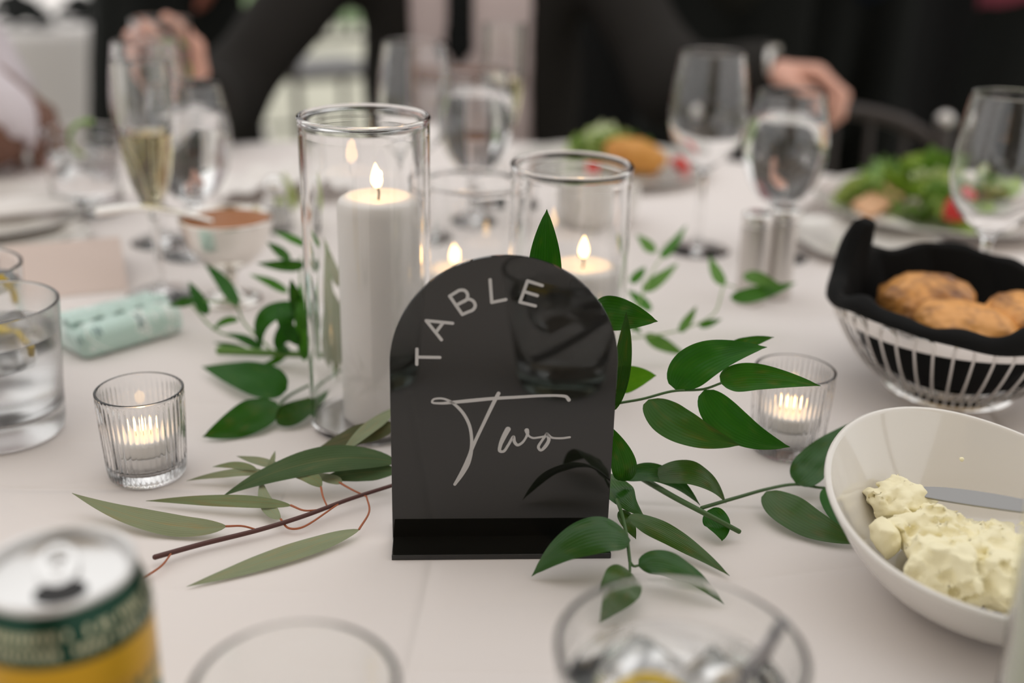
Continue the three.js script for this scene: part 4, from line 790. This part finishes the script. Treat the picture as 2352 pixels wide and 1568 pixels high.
function headGeo(c, turn) {
  const f = (px, py, pz) => {
    const X = px * Math.cos(turn) - pz * Math.sin(turn), Z = px * Math.sin(turn) + pz * Math.cos(turn), y = py; const cap = (a, b, ra, rb, sx, sz) => capsule(X, y, Z, a, b, ra, rb, sx, sz);
    let d = smin(Math.hypot(X / 0.078, (y - 0.03) / 0.098, (Z + 0.008) / 0.098) * 0.085 - 0.085, cap([0, -0.055, 0.035], [0, -0.07, 0.052], 0.046, 0.03, 1, 1), 0.05);
    d = smin(d, cap([0, 0.02, 0.088], [0, -0.018, 0.104], 0.009, 0.014, 1, 1), 0.018);
    for (const s of [-1, 1]) { d = smin(d, cap([s * 0.077, 0.01, -0.005], [s * 0.079, -0.025, -0.002], 0.016, 0.011, 1.8, 1), 0.008); d = Math.max(d, -(Math.hypot(X - s * 0.032, (y - 0.018) * 1.5, Z - 0.098) - 0.014)); d = Math.min(d, Math.hypot(X - s * 0.032, y - 0.018, Z - 0.078) - 0.0125); d = smin(d, cap([s * 0.016, 0.036, 0.088], [s * 0.05, 0.038, 0.072], 0.008, 0.006, 1, 1), 0.012); }
    d = smin(d, cap([-0.018, -0.052, 0.086], [0.018, -0.052, 0.086], 0.006, 0.006, 1, 1), 0.01);
    return smin(d, cap([0, -0.05, -0.02], [0, -0.16, -0.03], 0.055, 0.06, 1, 1), 0.03);
  };
  return nets(f, [-0.11, -0.17, -0.125], [0.11, 0.145, 0.135], 0.0045, true).translate(...c);
}
function hairGeo(c, turn, long) {
  const f = (px, py, pz) => { const X = px * Math.cos(turn) - pz * Math.sin(turn), Z = px * Math.sin(turn) + pz * Math.cos(turn); let d = Math.hypot(X / 0.086, (py - 0.036) / 0.105, (Z + 0.016) / 0.104) * 0.09 - 0.09; d = Math.max(d, Z - 0.052 + (py < 0.05 ? (0.05 - py) * 1.1 : 0), long ? -0.3 - py : -0.055 - py); if (long) d = smin(d, capsule(X, py, Z, [0, 0.0, -0.05], [0, -0.22, -0.075], 0.075, 0.06, 0.8, 1.5), 0.03); return d - 0.003 * n3(X * 60, py * 25, Z * 60); };
  return nets(f, [-0.13, -0.3, -0.16], [0.13, 0.16, 0.12], 0.006, true).translate(...c);
}
const skin = (r, g, b) => phy(lin(r, g, b), 0.5, { sheen: 0.2, sheenRoughness: 0.5, sheenColor: lin(1, 0.8, 0.7) });
const fabric = (r, g, b) => matte(lin(r, g, b), 0.85, { bumpMap: leafBump, bumpScale: 0.0002 });
// J: joints (metres); o: colours and extras
function person(label, base, J, o) {
  const t = thing('person', label, 'person', base); const L = (p) => [p[0] - base[0], p[1] - base[1], p[2] - base[2]];
  const q = {}; for (const k in J) q[k] = Array.isArray(J[k][0]) ? J[k].map(L) : L(J[k]);
  const mid = (a, b, s = 0.5) => a.map((v, i) => v + (b[i] - v) * s);
  const torso = (e, low = 0) => [[mid(q.hip, q.chest, low), mid(q.hip, q.chest, 0.45), 0.150 + e, 0.142 + e, 0.86, 1.18], [mid(q.hip, q.chest, 0.45), q.chest, 0.142 + e, 0.158 + e, 0.86, 1.2], [q.shoulders[0], q.shoulders[1], 0.068 + e, 0.068 + e, 1, 1]];
  const arm = (i, e, cut = 1) => [[q.shoulders[i], q.elbows[i], 0.052 + e, 0.042 + e, 1, 1], [q.elbows[i], mid(q.elbows[i], q.wrists[i], cut), 0.042 + e, 0.042 + (0.029 - 0.042) * cut + e, 1, 1]];
  const legs = (e) => [0, 1].flatMap((i) => [[q.hips[i], q.knees[i], (o.legR ?? 0.085) + e, 0.058 + e, 1, 1], [q.knees[i], q.ankles[i], 0.058 + e, 0.038 + e, 1, 1]]);
  const bones = [...torso(0), ...arm(0, 0), ...arm(1, 0), ...legs(0), [q.chest, q.neck, 0.09, 0.055, 1, 1]];
  const all = [...Object.values(q).flatMap((v) => Array.isArray(v[0]) ? v : [v])], lo = [0, 1, 2].map((e) => Math.min(...all.map((v) => v[e])) - 0.26), hi = [0, 1, 2].map((e) => Math.max(...all.map((v) => v[e])) + 0.26);
  const turn = o.turn ?? 0, head = headGeo(q.head, turn);
  const geos = [nets(bonesField(bones, 0.05), lo, hi, 0.016, true), head];
  (o.hands ?? []).forEach((h) => geos.push(handGeo(q.wrists[h.i], h.fingers, h.palm, h.curl, h.thumb, h.mirror, h.spread)));
  part('body', mergeGeometries(geos), o.skin, t);
  part('hair', hairGeo(q.head, turn, o.long), o.hair, t);
  for (const s of [-1, 1]) { const e = V(s * 0.032, 0.018, 0.0795).applyAxisAngle(V(0, 1, 0), -turn); const eye = part('eye', eyeGeo, eyeMat, t); eye.position.set(q.head[0] + e.x, q.head[1] + e.y, q.head[2] + e.z); eye.rotation.y = -turn; }
  const garments = o.clothes({ q, torso, arm, legs, mid });
  for (const [name, field, mat, cell, lb] of garments) part(name, nets(field, lo, hi, cell ?? 0.014, true), mat, t, lb);
  for (const i of [0, 1]) { const a = q.ankles[i], d = o.foot ?? [0, 0, 1]; part('shoe', nets((x, y, z) => Math.max(capsule(x, y, z, [a[0], a[1] - 0.02, a[2]], [a[0] + d[0] * 0.15, a[1] - 0.045, a[2] + d[2] * 0.15], 0.05, 0.038, 1, 1), a[1] - 0.08 - y), [a[0] - 0.25, a[1] - 0.1, a[2] - 0.25], [a[0] + 0.25, a[1] + 0.06, a[2] + 0.25], 0.008), chairMat, t); }
  return t;
}
// the suited man across the table, arms spread
{
  const cx = -0.085, z = -1.585, front = z + 0.148;
  const wr = [[-0.444, 0.828, -1.04], [0.400, 0.850, -1.262]];
  const suit = fabric(0.022, 0.020, 0.018), shirtMat = fabric(0.74, 0.62, 0.61);
  person('seated man in a dark suit, pale pink shirt and black tie with arms spread wide', [cx, 0, z - 0.08], {
    hip: [cx, 0.56, z - 0.10], chest: [cx, 0.98, z], neck: [cx, 1.18, z], head: [cx, 1.31, z + 0.03],
    shoulders: [[cx - 0.185, 1.075, z], [cx + 0.185, 1.075, z]], elbows: [[-0.52, 0.745, z + 0.19], [0.275, 0.800, z + 0.16]], wrists: wr,
    hips: [[cx - 0.1, 0.54, z - 0.06], [cx + 0.1, 0.54, z - 0.06]], knees: [[cx - 0.14, 0.52, z + 0.27], [cx + 0.14, 0.52, z + 0.27]], ankles: [[cx - 0.13, 0.085, z + 0.22], [cx + 0.13, 0.085, z + 0.22]],
  }, {
    skin: skin(0.70, 0.38, 0.29), hair: std(lin(0.05, 0.03, 0.02), 0.7),
    hands: [{ i: 0, fingers: [-0.72, 0.62, 0.30], palm: [0.35, 0.10, 0.93], curl: [46, 48, 50, 52], thumb: 0.9, mirror: false, spread: 0.6 }, { i: 1, fingers: [0.86, 0.02, 0.35], palm: [-0.1, -0.95, 0.2], curl: [46, 50, 52, 50], thumb: 0.6, mirror: true, spread: 0.5 }],
    clothes: ({ q, torso, arm, legs, mid }) => {
      const jb = bonesField([...torso(0.024, 0.15), ...arm(0, 0.020, 0.95), ...arm(1, 0.020, 0.93)], 0.06), sb = bonesField([...torso(0.014, 0.1), ...arm(0, 0.010, 0.97), ...arm(1, 0.010, 0.95)], 0.05), tb = bonesField(legs(0.022), 0.05);
      const open = (x, y, z2) => { const w = y > 0.86 ? 0.105 - Math.max(0, y - 1.0) * 0.35 : 0.105 + (0.86 - y) * 0.06; return Math.max(Math.abs(x) - w, 0.02 - z2 + q.chest[2]); };
      return [
        ['jacket', (x, y, z2) => Math.max(jb(x, y, z2) + 0.003 * n3(x * 9, y * 5, z2 * 9), -open(x, y, z2)), suit],
        ['shirt', (x, y, z2) => sb(x, y, z2) + 0.002 * n3(x * 14, y * 8, z2 * 14), shirtMat],
        ['trousers', (x, y, z2) => tb(x, y, z2), suit],
        ['collar', (x, y, z2) => Math.max(Math.abs(capsule(x, y, z2, [q.neck[0], q.neck[1] - 0.06, q.neck[2] + 0.01], [q.neck[0], q.neck[1] + 0.005, q.neck[2]], 0.074, 0.066)) - 0.005, q.neck[1] - 0.05 - y, y - q.neck[1] - 0.005), shirtMat, 0.006],
        ['tie', (x, y, z2) => { const s = Math.min(1, Math.max(0, (1.13 - y) / 0.30)), w = 0.017 + 0.009 * s - Math.max(0, 0.845 - y) * 0.75, u = x + 0.008 * s + 0.010; const d = Math.abs(sb(x, y, z2) - 0.007) - 0.005; return Math.max(d, Math.abs(u) - w, 0.815 - y, y - 1.14, q.chest[2] - z2); }, fabric(0.012, 0.013, 0.013), 0.006],
        ['belt', (x, y, z2) => Math.max(Math.abs(sb(x, y, z2) - 0.004) - 0.005, Math.abs(y - 0.795) - 0.016, Math.abs(x) - 0.10, q.chest[2] - z2), std(lin(0.22, 0.07, 0.02), 0.5), 0.007],
      ];
    },
  });
  // what he holds
  const g = thing('held_tumbler', 'tumbler with lime held up in the hand of the suited man', 'glass', [-0.470, TY + 0.098, -0.955]);
  part('tumbler', tumblerGeo(38, 32, 95, 14), M.glass, g); part('drink', tumblerWater(38, 32, 95, 14, 60), M.water, g);
  citrus('lime_wedge', 'upper lime wedge inside the held tumbler', [-0.452, TY + 0.150, -0.948], [0.2, 0, R(30)], 0.018, M.lime, M.limeFlesh, 'lime');
  citrus('lime_wedge', 'lower lime wedge inside the held tumbler', [-0.452, TY + 0.124, -0.950], [0.1, 0.3, R(-20)], 0.018, M.lime, M.limeFlesh, 'lime');
  const w = single('wristwatch', mergeGeometries([new THREE.TorusGeometry(0.036, 0.003, 10, 40).scale(1, 1, 2.6), new THREE.CylinderGeometry(0.014, 0.014, 0.007, 28).translate(0, 0.036, 0)]), M.steel, 'metal watch at the cuff of the man resting his hand on the chair', 'watch', [0.404, 0.852, -1.262]); w.rotation.y = R(68);
  chairAt('dark chair the suited man sits on', [cx, 0, z - 0.02], 0);
}
function chairAt(label, p, turn) { return copyOf(chair, label, p, turn); }
// standing and seated guests in the background
function standing(label, x, z, turn, h, cols, opt = {}) {
  const c = Math.cos(turn), s = Math.sin(turn), k = h / 1.75, P = (a, y, b) => [x + (a * c + b * s) * k, y * k, z + (-a * s + b * c) * k];
  return person(label, [x, 0, z], {
    hip: P(0, 0.98, 0), chest: P(0, 1.32, 0), neck: P(0, 1.52, 0), head: P(0, 1.64, 0.03), shoulders: [P(-0.18, 1.42, 0), P(0.18, 1.42, 0)],
    elbows: opt.elbows ? opt.elbows.map((e) => P(...e)) : [P(-0.26, 1.16, 0.02), P(0.26, 1.16, 0.02)], wrists: opt.wrists ? opt.wrists.map((e) => P(...e)) : [P(-0.10, 1.10, 0.20), P(0.10, 1.10, 0.20)],
    hips: [P(opt.slim ? -0.055 : -0.09, 0.93, 0), P(opt.slim ? 0.055 : 0.09, 0.93, 0)], knees: [P(-0.1, 0.5, 0.02), P(0.1, 0.5, 0.02)], ankles: [P(-0.1, 0.085, 0), P(0.1, 0.085, 0)],
  }, {
    skin: cols.skin, hair: cols.hair, turn: -turn, long: opt.long, legR: opt.slim ? 0.06 : 0.085, foot: [s, 0, c],
    hands: [0, 1].map((i) => ({ i, fingers: opt.hang && i ? [0.05, -1, 0.1] : [(i ? -0.9 : 0.9) * c, 0.1, 0.3], palm: opt.hang && i ? [-1, 0, 0] : [-s, 0, -c], curl: [18, 20, 22, 24], thumb: 0.4, mirror: i === 1, spread: 0.5 })),
    clothes: ({ q, torso, arm, legs, mid }) => {
      const tb = bonesField([...torso(0.02), ...arm(0, 0.016, 0.95), ...arm(1, 0.016, 0.95)], 0.05), lb = bonesField(legs(0.024), 0.06);
      const hip = mid(q.hip, q.chest, 0.1), hem = mid(q.knees[0], q.knees[1]);
      const sk = bonesField([[hip, mid(hip, hem, 1.15), 0.165 * (opt.slim ?? 1), 0.225 * (opt.slim ?? 1), 0.9, 1.15]], 0.02);
      return [['top', (x, y, z2) => Math.max(tb(x, y, z2) + 0.003 * n3(x * 8, y * 5, z2 * 8), (cols.waist ?? 0.9) - y), cols.top], opt.skirt ? ['skirt', (x, y, z2) => Math.max(sk(x, y, z2) + 0.012 * Math.sin(Math.atan2(x - hip[0], z2 - hip[2]) * 9) * Math.min(1, Math.max(0, (hip[1] - y) * 3)), y - hip[1] - 0.06, hem[1] - 0.15 - y), cols.bottom] : ['trousers', lb, cols.bottom]];
    },
  });
}
const tan = skin(0.55, 0.29, 0.20), brown = skin(0.16, 0.065, 0.035), darkHair = std(lin(0.03, 0.02, 0.015), 0.6);
const blackCloth = fabric(0.010, 0.011, 0.010), navyCloth = fabric(0.010, 0.015, 0.028), charcoal = fabric(0.020, 0.020, 0.017);
standing('guest in a long black dress standing behind the raised glass', -0.80, -2.10, 0.0, 1.70, { skin: skin(0.26, 0.075, 0.045), hair: darkHair, top: blackCloth, bottom: blackCloth, waist: 0.8 }, { skirt: true, long: true, hang: true, slim: 0.86, elbows: [[-0.26, 1.16, 0.02], [0.25, 1.13, -0.02]], wrists: [[-0.10, 1.10, 0.20], [0.150, 1.06, 0.12]] });
standing('guest in a charcoal jacket standing behind the wine glasses on the right', 0.48, -2.15, 0, 1.80, { skin: tan, hair: darkHair, top: charcoal, bottom: blackCloth, waist: 0.78 });
standing('guest in a navy jacket standing between the charcoal jacket and burgundy top', 0.90, -2.65, 0.3, 1.78, { skin: tan, hair: darkHair, top: navyCloth, bottom: blackCloth, waist: 0.78 });
standing('guest in a burgundy top and black skirt standing at the far right', 1.20, -1.98, -0.3, 1.66, { skin: tan, hair: std(lin(0.12, 0.06, 0.03), 0.6), top: fabric(0.26, 0.06, 0.085), bottom: blackCloth, waist: 0.842 }, { skirt: true, long: true, elbows: [[-0.26, 1.15, 0.05], [0.26, 1.15, 0.05]], wrists: [[-0.10, 1.08, 0.22], [0.10, 1.08, 0.22]] });
// the guest at the left edge, elbow on the table
{
  const x = -1.08, z = -1.02, sh = fabric(0.66, 0.60, 0.63);
  person('guest at the left edge in a pale lilac shirt, bare brown forearm on the table', [x, 0, z], {
    hip: [x - 0.02, 0.56, z - 0.04], chest: [x + 0.03, 0.98, z + 0.02], neck: [x + 0.05, 1.18, z + 0.03], head: [x + 0.09, 1.31, z + 0.05],
    shoulders: [[-0.95, 1.07, -1.19], [-0.94, 1.06, -0.86]], elbows: [[-0.80, 0.80, -1.15], [-0.680, 0.812, -0.868]], wrists: [[-0.72, 0.83, -1.02], [-0.705, 0.795, -0.63]],
    hips: [[x, 0.54, z - 0.1], [x, 0.54, z + 0.1]], knees: [[x + 0.42, 0.50, z - 0.08], [x + 0.42, 0.50, z + 0.14]], ankles: [[x + 0.38, 0.085, z - 0.08], [x + 0.38, 0.085, z + 0.14]],
  }, {
    skin: brown, hair: darkHair, turn: -1.2, foot: [1, 0, 0],
    hands: [{ i: 0, fingers: [0.5, -0.1, 0.8], palm: [0, -1, 0], curl: [25, 28, 30, 30], thumb: 0.5, mirror: false }, { i: 1, fingers: [-0.2, -0.1, 1], palm: [0, -1, 0], curl: [22, 24, 26, 26], thumb: 0.5, mirror: true }],
    clothes: ({ q, torso, arm, legs }) => {
      const tb = bonesField([...torso(0.02), [q.shoulders[0], q.elbows[0], 0.070, 0.064], [q.shoulders[1], q.elbows[1], 0.074, 0.066]], 0.05), lb = bonesField(legs(0.024), 0.06);
      const e = q.elbows[1];
      return [['shirt', (px, y, pz) => Math.max(tb(px, y, pz) + 0.006 * n3(px * 12, y * 9, pz * 12), -(Math.hypot(px - e[0], y - e[1] + 0.065, pz - e[2] - 0.04) - 0.075)), sh], ['trousers', lb, charcoal]];
    },
  });
  chairAt('dark chair under the guest at the left edge', [x + 0.0, 0, z], Math.PI / 2);
}

// ---------------------------------------------------------------- the next table, left background
{
  const c = [-1.72, -2.96], r = 0.76;
  const g = grid(180, 40, (u, v) => { const a = -u * Math.PI * 2; let q, y; if (v < 0.4) { q = r * v / 0.4; y = 0; } else { const t = (v - 0.4) / 0.6; q = r + 0.012 + 0.20 * t + Math.sin(a * 13 + Math.sin(a * 4)) * 0.035 * Math.min(1, t * 1.6); y = -0.72 * t; } return [q * Math.cos(a), y, q * Math.sin(a)]; });
  single('tablecloth', g, M.cloth, 'white floor-length cloth on the round table in the left background', 'tablecloth', [c[0], TY, c[1]]);
  const t = thing('round_table', 'second round table in the left background under its white cloth', 'table', [c[0], 0, c[1]]);
  part('tabletop', lathe([[0, 725], [750, 725], [755, 735], [750, 746], [0, 746]], 64), std(lin(0.25, 0.16, 0.09), 0.6), t);
  for (let i = 0; i < 4; i++) { const a = i * 1.57 + 0.5; part('leg', tube([[Math.cos(a) * 0.5, 0.725, Math.sin(a) * 0.5], [Math.cos(a) * 0.55, 0.012, Math.sin(a) * 0.55]], 0.018, 4, 10), M.steel, t); }
  for (const [i, [dx, dz]] of [[0.2, 0.5], [0.5, 0.1], [-0.1, 0.45], [0.35, -0.35]].entries()) plate(['white plate nearest us on the left background table', 'white plate at the right of the left background table', 'white plate at the front left of the background table', 'white plate on the far side of the background table'][i], [c[0] + dx, TY, c[1] + dz], 125);
  for (const [i, [x, z]] of [[-1.28, -2.45], [-1.42, -2.72], [-1.20, -2.62]].entries()) single('napkin', grid(12, 10, (u, v) => [(u - 0.5) * 0.15, 0.012 + 0.05 * Math.sin(u * 3.14) * Math.sin(v * 3.14) + 0.006 * Math.sin(u * 17 + v * 9), (v - 0.5) * 0.12]), blackCloth, ['black napkin heaped nearest us on the left background table', 'black napkin heaped in the middle of the left background table', 'black napkin heaped at the right of the left background table'][i], 'napkin', [x, TY + 0.006, z], i);
  chairAt('dark chair standing beyond the left background table', [c[0] + 0.95, 0, c[1] - 0.95], Math.PI * 0.2 + Math.PI);
  chairAt('dark chair at the right side of the left background table', [c[0] - 0.2, 0, c[1] - 1.25], 0);
}

shadows(scene);
renderer.render(scene, camera);
